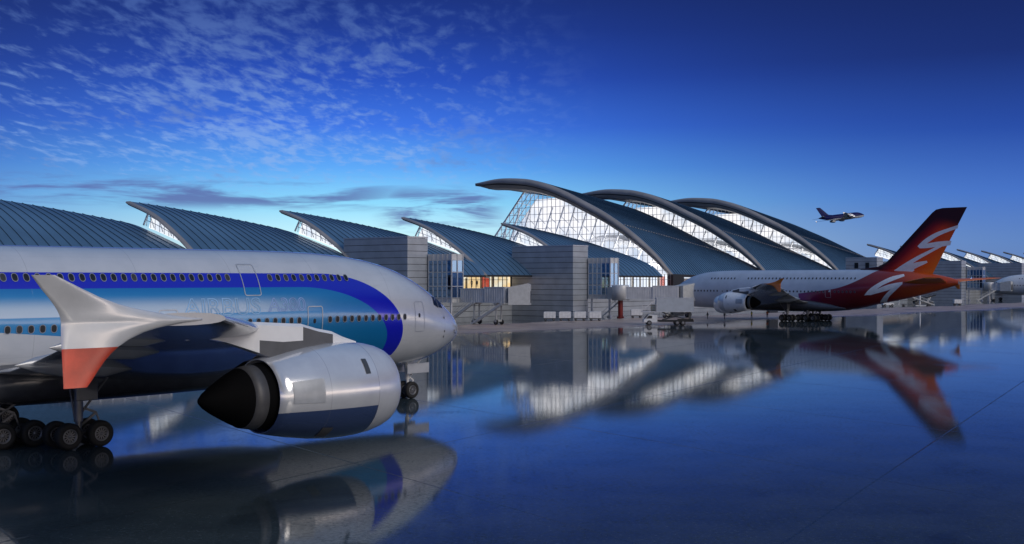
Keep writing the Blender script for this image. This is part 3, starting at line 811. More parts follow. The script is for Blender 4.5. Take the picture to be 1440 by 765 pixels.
# ---- great hall: three tall shells
GM, GZ = [0, 5, 10.5, 16.2, 24.5, 32.8, 40, 48, 56.2, 66, 77], [10.3, 15.6, 20.2, 24.3, 29.3, 33.3, 36.6, 39.4, 41.1, 41.7, 40.7]
HM, HZ = [0, 5.2, 21.4, 41.5, 60, 77], [9, 11.9, 19.1, 28.4, 35.3, 38.0]
WG = 77.0
HALL = empty('terminal_hall', B(73.3, -18.5, 0), 0, label='tall terminal hall with three overlapping arched roofs above white lit glass walls', cat='terminal building')
def rg(m): return interp(GM, GZ, m)
def hg(m): return interp(HM, HZ, m)
def make_hall_shell(parent, s0, L):
    mb, zz = shell(GZ, HZ, (GM, HM), WG, L, 0, 1.45, .8, 48, 14, .4, .14, .12)
    edge = []
    for i in range(57):
        m = WG*i/56; z = rg(m); k = interp([0, 6, 30, 56, 72, 77], [.55, .75, 1, 1.05, .7, .12], m)
        edge.append([(0, m, z+.1), (-1.2*k, m, z-.15), (-1.9*k, m, z-.9*k), (-1.5*k, m, z-1.75*k), (-.9*k, m, z-1.8*k), (-.8*k, m, z-2.1*k), (-.1, m, z-3.2*k), (2.2, m, z-3.7*k), (5.3, m, z-3.9*k)])
    for a, b, mt in ((0, 4, 3), (3, 6, 4), (5, 9, 5)):
        mb.grid([r[a:b] for r in edge], mt, mt == 3)
    mb.add(edge[-1], [tuple(range(9))], 4); mb.add(edge[0], [tuple(range(9))], 3)
    for i in range(int(L/1.45)):
        t = (i+.5)/int(L/1.45); mb.box((L*t, 17.5, zz(17.5, t)+.12), (.5, .35, .22), 3)
    o = mb.build('roof_shell', ROOF+[M['rib_bronze'], M['soffit'], M['rib_bronze']], parent)
    o.location = B(s0, -18.5, 0)-parent.location; o.rotation_euler.z = RZ_B
    # glass wall below the arch
    k = lambda m: interp([0, 6, 30, 56, 72, 77], [.55, .75, 1, 1.05, .7, .12], m)
    top = lambda m: min(rg(m)-3.6*k(m), 37.4-(m-60.0)*1.13 if m > 60.0 else 99)
    g = MB(); mu = MB(); zb = 6.5
    ms = [.6+i*(86-.6)/60 for i in range(61)]
    g.grid([[(5.0, m, zb) for m in ms], [(5.0, m, max(zb+.05, top(min(m, 86)))) for m in ms]], 0, False)
    m = 1.4
    while m < 85:
        if top(m) > zb+.6: mu.bar((4.92, m, zb), (4.92, m, top(m)), .11, .18)
        m += 1.75
    z = zb+2.6
    while z < 38:
        inside = [m for m in [i*.25 for i in range(2, 344)] if top(m) > z]
        if len(inside) > 4: mu.bar((4.93, inside[0], z), (4.93, inside[-1], z), .10, .14)
        z += 2.3
    mu.bar((4.9, 60.1, 37.2), (4.9, 86.5, 7.4), .35, .5)
    go = g.build('glass_wall', [M['glass_clear']], o, fix=False); mu.build('window_frame', [M['mullion']], o)
    # inclined landside glass wall
    lg = MB(); lm = MB()
    x1 = min(L+4.5, 62)
    lg.add([(5.1, 60.2, 37.3), (x1, 60.2, 33.0), (x1, 86.3, 7.4), (5.1, 86.3, 7.4)], [(0, 1, 2, 3)])
    for i in range(0, 22):
        x = 5.2+i*2.6
        if x < x1: lm.bar((x, 60.4, 37.0-4.3*(x-5.1)/(x1-5.1)), (x, 86.3, 7.4), .14, .22)
    for i in range(9):
        f = i/9; lm.bar((5.1, 60.3+26*f, 37.2-29.8*f), (x1, 60.3+26*f, 33-25.6*f), .1, .14)
    lg.build('glass_wall', [M['glass_clear']], o, fix=False); lm.build('window_frame', [M['mullion']], o)
    # inside: raking white struts, floors, a curved inner ceiling and the bright rear
    tr = MB()
    for row, x in enumerate((7.2,)):
        for i in range(19):
            m = 4+i*4.6
            z1 = min(top(max(.6, m-5))-1.0, 32); z0 = 8.0
            if z1-z0 < 3: continue
            d = min(9.5, (z1-z0)*.42)
            tr.bar((x, m+d*.5, z0), (x, m-d*.5, z1), .34, .5)
            for q in range(1, int((z1-z0)/3)):
                f = q*3/(z1-z0)
                tr.bar((x, m+d*.5-d*f, z0+(z1-z0)*f), (x, m+d*.5-d*f-2.6, z0+(z1-z0)*f-2.2), .14, .16)
    tr.build('truss', [M['truss_white']], o)
    inn = MB()
    inn.box((11, 34, 7.6), (4.4, 66, .5)); inn.box((11.2, 30, 13.2), (4, 34, .6))
    arc = [[(8.6+q*4.6, 16+30*i/24, 15.5+6.5*math.sin(math.pi*(.15+.7*i/24))+q*1.0) for i in range(25)] for q in range(2)]
    inn.grid(arc, 0, True); inn.grid([arc[0], [(p[0], p[1], p[2]-1.3) for p in arc[0]]], 0, True)
    for i in range(9): inn.box((9.4, 14+i*4.2, 10.6), (.5, .5, 5.6))
    inn.build('mezzanine', [M['truss_white']], o)
    li = MB(); ms2 = [1+i*82/50 for i in range(51)]
    xx = 13.5
    li.grid([[(xx, m, 7.0) for m in ms2], [(xx, m, max(7.2, min((1-xx/L)*rg(m)+xx/L*hg(m)-1.6, 35.5-max(0, m-62)*1.15))) for m in ms2]], 0, False)
    li.build('lit_interior', [M['lit_hall']], o, fix=False)
    ld = bpy.data.lights.new('strut_fill_light', 'AREA'); ld.shape = 'RECTANGLE'; ld.size = 54; ld.size_y = 1.2; ld.energy = 30000; ld.spread = R(150); ld.color = (1, .95, .9)
    lo = bpy.data.objects.new('strut_fill_light', ld); COL.objects.link(lo)
    lo.location = B(s0+6.2, -18.5-30, 9.0)
    # unseen fill light, added along the foot of the glass to brighten the struts
    d = (AXB[0]*.8+Vector((0, 0, .6))).normalized(); xa = -AXB[1]; ya = (-d).cross(xa)
    lo.rotation_euler = Matrix((xa, ya, -d)).transposed().to_euler()
    return o
for s0, L in ((73.3, 64.5), (133.0, 63.5), (191.8, 66)):
    make_hall_shell(HALL, s0, L)
# airside lower wall of the hall under the eave
w = MB()
bbox(w, 66.2, 262, -18.9, -18.56, 0, 6.45, 1)
z = 0
while z < 6.4: bbox(w, 66.2, 262, -18.6, -18.5, z+.05, min(z+1.23, 6.45), 0); z += 1.3
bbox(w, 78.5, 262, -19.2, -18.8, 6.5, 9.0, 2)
for s in (73.3, 133.0, 191.8):       # heavy abutments where each arch lands
    bbox(w, s-1.2, s+4.8, -19.6, -17.6, 0, 10.2, 3)
w.build('wall', [M['cladding'], M['joint'], M['rib_bronze'], M['soffit']], HALL).location = -HALL.location

# ---- gate towers: panelled blocks with a glazed lift lobby hung on the front
def gate_tower(s0, depth, width, ztop, label, lobby=True, lob=(.4, 6.6, 5.6, 8.9), windows=False):
    root = empty('gate_tower', B(s0, 0, 0), 0, label=label, cat='terminal block', group='panelled gate towers')
    P = -root.location
    w = MB(); z = 0
    bbox(w, s0+.06, s0+width-.06, -depth+.06, -.06, 0, ztop-.1, 1)
    n = round(ztop/1.27); h = ztop/n
    for k in range(n):
        bbox(w, s0, s0+width, -depth, 0, k*h+.05, (k+1)*h-.05, 0)
    bbox(w, s0-.05, s0+width+.05, -depth-.05, .05, ztop+.002, ztop+.3, 2)
    w.build('wall', [M['cladding'], M['joint'], M['steel']], root).location = P
    if windows:
        for q in (-7.2, -3.2):
            g = MB(); bbox(g, s0-.06, s0-.01, q-1.0, q+.4, 12.6, 14.6)
            g.build('window', [M['window_dark']], root).location = P
    if lobby:
        n0, n1, sa, sb = lob; sa += s0; sb += s0
        g = MB(); z0, z1 = 4.2, 13.8
        for (a, b, c, d) in ((sa, sa+.04, n0, n1), (sa, sb, n1-.04, n1), (sb-.04, sb, n0, n1)):
            bbox(g, a, b, c, d, z0+.9, z1-1.2)
        go = g.build('glass_lobby', [M['glass_blue']], root); go.location = P
        f = MB()
        for i in range(6):
            n = n0+(n1-n0)*i/5; bbox(f, sa-.14, sa+.08, n-.09, n+.09, z0, z1)
            bbox(f, sb-.08, sb+.14, n-.09, n+.09, z0, z1)
        for i in range(3):
            s = sa+(sb-sa)*i/2; bbox(f, s-.09, s+.09, n1-.08, n1+.14, z0, z1)
        for zz in (z0+.9, 6.9+.5, 10.2, z1-1.2):
            bbox(f, sa-.10, sb+.10, n0-.0, n1+.10, zz-.09, zz+.09)
        f.build('lobby_frame', [M['steel']], go)
        c = MB()
        bbox(c, sa+.05, sb-.05, n0, n1-.05, z0, z0+.88); bbox(c, sa+.05, sb-.05, n0, n1-.05, z1-1.18, z1)
        bbox(c, sa+.3, sb-.3, n0-.9, n0-.02, z0, z1-.3, 1)
        # stair flights and core inside
        for q in range(3):
            zq = z0+1.0+q*2.6
            c.bar(B(sa+1.2, n0+.8, zq), B(sa+1.2, n1-1.0, zq+2.4), .9, .18, 2)
        bbox(c, sa+2.0, sb-.4, n0+.5, n1-1.6, z0+.9, z1-1.2, 2)
        c.build('lobby_core', [M['bridge_grey'], M['grey_paint'], M['lobby_inside']], go)
        for n in (n0+.6, n1-.5):
            c = MB(); c.tube([B(sa+.5, n, 0), B(sa+.5, n, z0)], .26, 14); c.box(B(sa+.5, n, .15), (.9, .9, .3), 0, AXB)
            c.build('column', [M['steel']], root).location = P
    return root
gate_tower(-54.3, 18.6, 5.7, 17.0, 'grey panelled block with blue glass lobby above the nose of the blue airliner')
gate_tower(0, 18.5, 5.9, 16.5, 'grey panelled block in the middle, behind the row of white containers')
gate_tower(178, 11.5, 5.4, 16.2, 'pale panelled block with two small dark windows behind the red airliner', lobby=False, windows=True)
gate_tower(265, 34, 5.6, 16.0, 'striped panelled block beside the red tail cone, with slim glass lobby')
gate_tower(347, 34, 5.6, 16.0, 'striped panelled block at the far end behind the plain white airliner', lobby=False)

# low glazed lobby hidden behind the fuselage, mirrored on the apron below it
lob = empty('gate_lobby', B(-120, 0, 0), 0, label='low glazed gate lobby glimpsed behind the belly of the blue airliner', cat='gate lobby')
g = MB(); bbox(g, -128, -112, -16, 6, .3, 9.0, 0); bbox(g, -128.2, -111.8, -18.4, 6.2, 9.0, 9.5, 1); bbox(g, -128.2, -111.8, -18.4, 6.2, 0, .3, 1)
for i in range(9): bbox(g, -128+i*2-.1, -128+i*2+.1, 6.0, 6.2, .3, 9.0, 2)
for i in range(12): bbox(g, -128.2, -128.0, -16+i*2-.1, -16+i*2+.1, .3, 9.0, 2)
g.build('lobby_shell', [M['grey_paint'], M['cladding'], M['mullion']], lob).location = -lob.location

# ------------------------------------------------------------------ jet bridges
def tunnel(mb, a, b, w, h, mat=0, rib=.55):
    """corrugated boarding tunnel between two floor points"""
    a = Vector(a); b = Vector(b); d = (b-a).normalized(); y = Vector((0, 0, 1)).cross(d).normalized(); z = d.cross(y)
    L = (b-a).length; c = (a+b)/2+z*h/2
    mb.box(c, (L, w, h), mat, (d, y, z))
    n = int(L/rib)
    for i in range(n):
        p = a+d*(L*(i+.5)/n)
        for sd in (-1, 1): mb.box(p+y*sd*(w/2+.045)+z*h/2, (rib*.42, .09, h*.9), mat, (d, y, z))
    for zz in (.06, h-.06):
        for sd in (-1, 1): mb.bar(a+y*sd*(w/2+.05)+z*zz, b+y*sd*(w/2+.05)+z*zz, .14, .16, mat)
def support(root, p, ztop, label=None):
    mb = MB(); d = Vector(AXB[0]); p = Vector(p)
    for q in (-.75, .75):
        mb.tube([p+d*q+Vector((0, 0, .7)), p+d*q+Vector((0, 0, ztop))], .17, 12)
    mb.box(p+Vector((0, 0, .75)), (2.2, .5, .35), 0, AXB); mb.box(p+Vector((0, 0, ztop-.15)), (2.6, .5, .3), 0, AXB)
    o = mb.build('support_leg', [M['bridge_cab']], root)
    for q in (-.85, .85):
        w = MB(); c = p+d*q+Vector((0, 0, .5))
        w.lathe([(-.2, .3), (-.2, .46), (-.12, .5), (.12, .5), (.2, .46), (.2, .3)], c, (AXB[0], AXB[1], AXB[2]), 20, 0)
        w.lathe([(-.17, .3), (-.17, .01)], c, AXB, 16, 1); w.lathe([(.17, .3), (.17, .01)], c, AXB, 16, 1)
        w.build('wheel', [M['rubber'], M['rim']], o)
def stair(root, a, b):
    """outside service stair: stringers, treads, handrails"""
    a = Vector(a); b = Vector(b); mb = MB(); d = b-a; hd = Vector((d.x, d.y, 0)).normalized(); y = Vector((-hd.y, hd.x, 0))
    for sd in (-.45, .45):
        mb.bar(a+y*sd, b+y*sd, .07, .3); mb.bar(a+y*sd+Vector((0, 0, 1)), b+y*sd+Vector((0, 0, 1)), .05, .06)
        for f in (0, .33, .66, 1): mb.bar(a+d*f+y*sd, a+d*f+y*sd+Vector((0, 0, 1)), .04, .04)
    n = int(abs(d.z)/.2)
    for i in range(n): mb.box(a+d*((i+.5)/n), (.26, .85, .04), 0, (hd, y, Vector((0, 0, 1))))
    mb.build('service_stair', [M['bridge_cab']], root)

# bridge at the near tower, cab swung parallel to the facade
br = empty('jet_bridge', B(-46, 5, 0), 0, label='short corrugated jet bridge with pale hooded cab, reaching right from the near glass lobby', cat='jet bridge', group='boarding bridges')
def rel(o, root): o.location = -root.location; return o
def build_bridge(root, pa, pb, zf, cab_dir=None, cab_len=4.2, rot=None, col=None):
    k0 = set(root.children)
    mb = MB(); a = Vector((pa[0], pa[1], zf)); b = Vector((pb[0], pb[1], zf)); d = (b-a).normalized()
    mid = a+d*(b-a).length*.55
    tunnel(mb, a, mid+d*1.0, 2.7, 2.75); tunnel(mb, mid, b, 3.1, 3.05)
    mb.build('tunnel', [M['bridge_grey']], root)
    c = MB(); y = Vector((-d.y, d.x, 0)); z = Vector((0, 0, 1)); cd = d if cab_dir is None else Vector(cab_dir).normalized(); cy = Vector((-cd.y, cd.x, 0))
    # hooded cab: roof rises to the back then slopes down to the mouth
    prof = [(0, -.35), (cab_len, -.35), (cab_len, 3.55), (cab_len*.86, 3.75), (0, 3.05)]
    o = b-cd*.2
    c.plate([o+cd*p[0]+z*p[1]-cy*1.9 for p in prof], cy*3.8, 0)
    for q in (.25, .5, .75): c.plate([o+cd*(cab_len*q-.03)+z*zz+cy*1.9 for zz in (-.3, 2.4)]+[o+cd*(cab_len*q+.03)+z*zz+cy*1.9 for zz in (2.4, -.3)], cy*.03, 1)
    c.plate([o+cd*(cab_len+.002)+z*zz+cy*yy for yy, zz in ((-1.5, 0), (1.5, 0), (1.5, 2.3), (-1.5, 2.3))], cd*.03, 2)
    c.build('cab', [M['bridge_cab'], M['joint'], M['dark_grey']], root)
    if col:
        m = MB(); m.lathe([(zf-.3, .1), (zf-.3, 2.0), (zf+2.95, 2.0), (zf+3.2, 1.9), (zf+3.25, .05)], (pa[0], pa[1], 0), ((0, 0, 1), (1, 0, 0), (0, 1, 0)), 36)
        m.build('rotunda', [M['bridge_grey']], root)
        m = MB(); m.tube([(pa[0], pa[1], 0), (pa[0], pa[1], zf-.3)], .58, 20); m.tube([(pa[0], pa[1], 0), (pa[0], pa[1], .25)], .85, 20)
        m.build('column', [col], root)
    return d, y
d, y = build_bridge(br, B(-44.9, 6.6, 0)[:2], B(-44.9, 18.4, 0)[:2], 4.25, cab_dir=(B(-43.4, 21.4, 0)-B(-45.6, 18.4, 0)))
support(br, B(-44.9, 9.9, 0), 4.2); support(br, B(-44.9, 15.6, 0), 4.2)
stair(br, B(-47.5, 11.0, 0.1), B(-47.3, 18.6, 4.2)); stair(br, B(-47.5, 4.2, .1), B(-47.3, 11.0, 4.2))
for c in br.children: rel(c, br)
# bridge at the middle tower, on a red column, reaching the red airliner
br = empty('jet_bridge', B(4, 11, 0), 0, label='long jet bridge on a dark red column, docked at the nose of the red airliner', cat='jet bridge', group='boarding bridges')
pa = B(4, 10.6, 0)
build_bridge(br, pa[:2], (38.0, 262.3), 4.25, cab_dir=(Vector((41.5, 263.6, 0))-Vector((37.6, 261.9, 0))), col=M['red_steel'])
mb = MB(); tunnel(mb, B(6.8, 6.4, 4.25), B(5.0, 9.6, 4.25), 2.6, 2.7); mb.build('tunnel', [M['bridge_grey']], br)
support(br, (35.2, 262.6, 0), 4.2)
stair(br, (31.0, 265.2, .1), (36.0, 264.4, 4.2)); stair(br, (21.0, 269.2, .1), (25.6, 268.4, 4.2))
for c in br.children: rel(c, br)
# far bridge to the plain white airliner
br = empty('jet_bridge', B(272, 8, 0), 0, label='small distant jet bridge joining the slim lobby to the plain white airliner', cat='jet bridge', group='boarding bridges')
pa = B(271, 9, 0)
build_bridge(br, pa[:2], (198.5, 468.5), 4.25, col=M['steel'])
stair(br, (186, 462, .1), (194, 464, 4.2))
support(br, (195, 468, 0), 4.2)
for c in br.children: rel(c, br)

# ------------------------------------------------------------------ ground service equipment
def small_wheel(name, parent, c, r, w, ax):
    m = MB(); h = w/2
    m.lathe([(-h, r*.6), (-h, r*.9), (-h*.6, r), (h*.6, r), (h, r*.9), (h, r*.6)], c, ax, 20, 0)
    for s in (-1, 1): m.lathe([(s*h*.8, r*.62), (s*h*.95, r*.3), (s*h*.95, .005)], c, ax, 16, 1)
    return m.build(name, [M['rubber'], M['rim']], parent)
def container_dolly(loc, rz):
    root = empty('container_dolly', loc, rz)
    m = MB()  # chamfered air freight container
    m.plate([(-1.25, -.8, .62), (1.25, -.8, .62), (1.25, -.8, 1.95), (-1.05, -.8, 1.95), (-1.25, -.8, 1.8)], (0, 1.6, 0), 0)
    for x in (-.62, 0, .62): m.box((x, -.815, 1.25), (.05, .03, 1.15), 1)
    m.build('container', [M['cart_white'], M['steel']], root, bevel=.03)
    m = MB(); m.box((0, 0, .5), (2.5, 1.5, .14)); m.bar((1.2, 0, .48), (1.75, 0, .35), .08, .08)
    m.build('bed', [M['dark_grey']], root)
    for x in (-.85, .85):
        for y in (-.62, .62): small_wheel('wheel', root, (x, y, .24), .24, .18, ((0, 1, 0), (1, 0, 0), (0, 0, 1)))
    return root
c0 = container_dolly((8.0, 246, 0), 0)
for i, (x, y, lb) in enumerate(((7.95, 244.2, 'leftmost white container dolly in the row of four before the grey block'), (11.2, 244.6, 'second white container dolly from the left in the row of four'), (14.4, 245.0, 'third white container dolly from the left in the row of four'), (17.6, 244.4, 'rightmost white container dolly of the row of four, under the glass lobby'), (28.3, 262.5, 'lone white container dolly behind the catering truck, past the red column'))):
    o = c0 if i == 0 else copy_tree(c0)
    o.location = (x, y, 0); o.rotation_euler.z = R(random.uniform(-3, 3)); tag(o, lb, 'dolly', 'white container dollies')

# catering truck with raised box
tk = empty('catering_truck', (29.5, 221.5, 0), 0, label='catering truck with grey box raised on scissor lift, in front of the red airliner', cat='truck')
axw = ((0, 1, 0), (1, 0, 0), (0, 0, 1))
m = MB(); m.plate([(-1.9, -1.15, 2.55), (5.2, -1.15, 2.55), (5.2, -1.15, 5.25), (-1.9, -1.15, 5.25)], (0, 2.3, 0))
for x in (-1.87, 5.17): m.box((x, -1.17, 3.9), (.09, .06, 2.7), 1)
for z in (2.6, 5.2): m.box((1.65, -1.17, z), (7.0, .05, .10), 1)
m.build('cargo_box', [M['truck_box'], M['steel']], tk, bevel=.02)
m = MB(); m.box((1.2, 0, .85), (8.0, 1.0, .28)); m.box((1.9, -1.0, .82), (6.6, .25, .3)); m.box((1.9, 1.0, .82), (6.6, .25, .3)); m.box((3.6, -.95, 1.1), (3.0, .3, .25))
m.build('chassis', [M['black']], tk)
m = MB()
for y in (-.75, .75):
    m.bar((-.6, y, 1.0), (4.2, y, 2.45), .12, .2); m.bar((4.2, y, 1.0), (-.6, y, 2.45), .12, .2)
    m.bar((4.6, y, 1.0), (4.6, y, 2.5), .16, .22)
m.bar((1.8, -.8, 1.72), (1.8, .8, 1.72), .2, .2)
m.build('scissor_lift', [M['dark_grey']], tk)
m = MB(); m.plate([(-4.35, -1.1, .55), (-1.75, -1.1, .55), (-1.75, -1.1, 1.95), (-3.4, -1.1, 2.05), (-4.1, -1.1, 1.25), (-4.35, -1.1, 1.15)], (0, 2.2, 0))
cab = m.build('cab', [M['cart_white']], tk, bevel=.06)
m = MB(); m.plate([(-3.92, -1.115, 1.3), (-2.75, -1.115, 1.3), (-2.75, -1.115, 1.85), (-3.38, -1.115, 1.9)], (0, .01, 0)); m.plate([(-4.13, -.95, 1.30), (-4.13, .95, 1.30), (-3.46, .95, 2.02), (-3.46, -.95, 2.02)], (-.015, 0, .015))
m.build('window', [M['window_dark']], cab)
m = MB(); m.box((-3.3, 0, 2.6), (2.7, 2.1, .12))
for x in (-4.6, -3.3, -2.0):
    for y in (-1.0, 1.0): m.bar((x, y, 2.6), (x, y, 4.0), .07, .07)
for y in (-1.0, 1.0):
    for z in (3.1, 3.55, 4.0): m.bar((-4.6, y, z), (-2.0, y, z), .05, .05)
m.bar((-2.1, -1.02, 4.9), (-4.1, -1.02, 3.3), .10, .14); m.box((-2.4, .6, 3.35), (.8, .7, 1.3), 1)
m.build('loading_platform', [M['steel'], M['beige']], tk)
for x in (-3.3, 2.05, 3.15):
    for y in (-1.0, 1.0): small_wheel('wheel', tk, (x, y, .48), .48, .32, axw)

# equipment under the red tail
tg = empty('tow_tractor', (121, 372, 0), R(5), label='small pale tow tractor under the belly of the red tail', cat='tractor')
m = MB(); m.plate([(-1.8, -.9, .4), (1.8, -.9, .4), (1.8, -.9, 1.1), (.3, -.9, 1.2), (-1.8, -.9, 1.2)], (0, 1.8, 0)); m.build('body', [M['cart_white']], tg, bevel=.06)
m = MB(); m.plate([(-1.6, -.8, 1.2), (.2, -.8, 1.2), (-.1, -.8, 2.1), (-1.5, -.8, 2.1)], (0, 1.6, 0)); cb = m.build('cab', [M['window_dark']], tg, bevel=.04)
m = MB(); m.box((-.8, 0, 2.14), (1.6, 1.7, .08)); m.build('roof', [M['cart_white']], cb)
for x in (-1.2, 1.2):
    for y in (-.8, .8): small_wheel('wheel', tg, (x, y, .4), .4, .3, axw)
bl = empty('belt_loader', (139.5, 392, 0), R(8), label='dark belt loader with raised conveyor against the striped block', cat='belt loader')
m = MB(); m.box((0, 0, .75), (6.5, 1.7, .6)); m.plate([(-2.8, -.85, 1.0), (-1.2, -.85, 1.0), (-1.2, -.85, 1.7), (-2.3, -.85, 1.75)], (0, 1.7, 0)); m.build('chassis', [M['dark_grey']], bl, bevel=.04)
m = MB(); m.bar((-3.4, 0, 1.2), (4.4, 0, 3.3), 1.0, .3)
for y in (-.6, .6): m.bar((-3.4, y, 1.9), (4.4, y, 4.0), .06, .06); [m.bar((-3.4+7.8*f, y, 1.2+2.1*f), (-3.4+7.8*f, y, 1.9+2.1*f), .05, .05) for f in (0, .25, .5, .75, 1)]
m.build('conveyor', [M['black']], bl)
m = MB(); m.bar((1.5, .4, .9), (2.6, .4, 2.7), .12, .16); m.bar((1.5, -.4, .9), (2.6, -.4, 2.7), .12, .16); m.build('lift_arm', [M['steel']], bl)
for x in (-2.2, 2.2):
    for y in (-.8, .8): small_wheel('wheel', bl, (x, y, .42), .42, .3, axw)
ps = empty('passenger_stairs', (129.5, 377, 0), 0, label='white mobile boarding stairs standing beneath the red tail cone', cat='boarding stairs')
stair(ps, (8.0, -1, .35), (-2.5, -1, 4.1))
m = MB(); m.tube([(3.3, -1, .3), (3.3, -1, 6.4)], .28, 12); m.box((3.3, -1, .22), (3.4, 1.6, .25)); m.build('mast', [M['cart_white']], ps)
m = MB(); m.box((-3.3, -1, 4.1), (1.8, 1.4, .12)); m.bar((-4.1, -1.6, 4.1), (-4.1, -1.6, 5.1), .06, .06); m.bar((-2.5, -1.6, 5.1), (-4.1, -1.6, 5.1), .06, .06); m.bar((-3.6, -1, .3), (-3.2, -1, 4.0), .2, .2); m.build('platform', [M['cart_white']], ps)
m = MB(); m.box((2, -1, .42), (9, 1.3, .2)); m.build('undercarriage', [M['dark_grey']], ps)
for x in (-2, 6):
    for y in (-1.6, -.4): small_wheel('wheel', ps, (x, y, .32), .32, .22, axw)
c1 = copy_tree(c0); c1.location = (150, 389, 0); tag(c1, 'distant white container dolly parked right of the belt loader', 'dolly', 'white container dollies')

# ------------------------------------------------------------------ people on the apron
def person(loc, rz, top, label, stride=.22, arm=.15, legs=None):
    """one continuous skinned body; material by height"""
    J = [((0, 0, .95), .135), ((0, 0, 1.12), .13), ((0, 0, 1.32), .155), ((0, 0, 1.46), .07), ((.01, 0, 1.56), .062), ((.02, 0, 1.66), .098), ((.015, 0, 1.75), .085)]
    Ed = [(0, 1), (1, 2), (2, 3), (3, 4), (4, 5), (5, 6)]
    for sd in (-1, 1):
        b = len(J); sw = stride*sd
        J += [((0, .10*sd, .88), .095), ((.03+sw*.5, .11*sd, .50), .065), ((sw-.03, .11*sd, .10), .045), ((sw+.16, .12*sd, .045), .04)]
        Ed += [(0, b), (b, b+1), (b+1, b+2), (b+2, b+3)]
        b = len(J); aw = -arm*sd
        J += [((0, .19*sd, 1.41), .065), ((-.03+aw*.3, .25*sd, 1.13), .048), ((.08+aw, .25*sd, .90), .036), ((.10+aw, .25*sd, .80), .04), ((.12+aw, .24*sd, .72), .022)]
        Ed += [(2, b), (b, b+1), (b+1, b+2), (b+2, b+3), (b+3, b+4)]
    me = bpy.data.meshes.new('person'); me.from_pydata([j[0] for j in J], Ed, [])
    o = bpy.data.objects.new('person', me); COL.objects.link(o)
    sk = o.modifiers.new('skin', 'SKIN'); o.modifiers.new('sub', 'SUBSURF').levels = 1
    if not me.skin_vertices: me.attributes.new  # layer is made by the modifier below
    bpy.context.view_layer.objects.active = o
    import bmesh
    bm = bmesh.new(); bm.from_mesh(me); lay = bm.verts.layers.skin.verify(); bm.verts.ensure_lookup_table()
    for i, v in enumerate(bm.verts): v[lay].radius = (J[i][1], J[i][1]); v[lay].use_root = (i == 0)
    bm.to_mesh(me); bm.free()
    bpy.context.view_layer.update()
    m2 = bpy.data.meshes.new_from_object(o.evaluated_get(bpy.context.evaluated_depsgraph_get()))
    o.modifiers.clear(); o.data = m2; m2.name = 'person'
    for mm in (M['cloth_dark'], top, M['skin'], M['hair']): m2.materials.append(mm)
    for p in m2.polygons:
        c = p.center; p.use_smooth = True
        if c.z > 1.70 or (c.z > 1.6 and c.x < -.02): p.material_index = 3
        elif c.z > 1.50 or (abs(c.y) > .18 and c.z < .84 and c.z > .6): p.material_index = 2
        elif c.z > .95 or (abs(c.y) > .2 and c.z > .8): p.material_index = 1
        else: p.material_index = 0
    o.location = loc; o.rotation_euler.z = rz
    tag(o, label, 'person', 'ground crew and passengers')
    return o
def gp(px, py):
    Y = 1624*8.9/(py-392); return ((px-720)/1624*Y, Y, 0)
person(gp(995, 449), R(200), M['cloth_dark'], 'person in dark clothes standing left of the white engine of the red airliner', .05)
person(gp(1019, 449.5), R(30), M['cloth_dark'], 'person in dark clothes walking under the white engine of the red airliner', .24)
person(gp(1057, 448), R(120), M['cloth_yellow'], 'person in yellow vest standing behind the white engine', .06)
person(gp(1079, 447.5), R(250), M['cloth_orange'], 'person in orange vest standing ahead of the main wheels of the red airliner', .08)
pa_ = person(tuple(B(-13.0, -20.0, 6.9)), R(100), M['cloth_dark'], 'left of two people behind the lit upper window left of the red panel', .1)
pb_ = person(tuple(B(-11.1, -20.0, 6.9)), R(300), M['cloth_dark'], 'right of two people behind the lit upper window left of the red panel', .12)

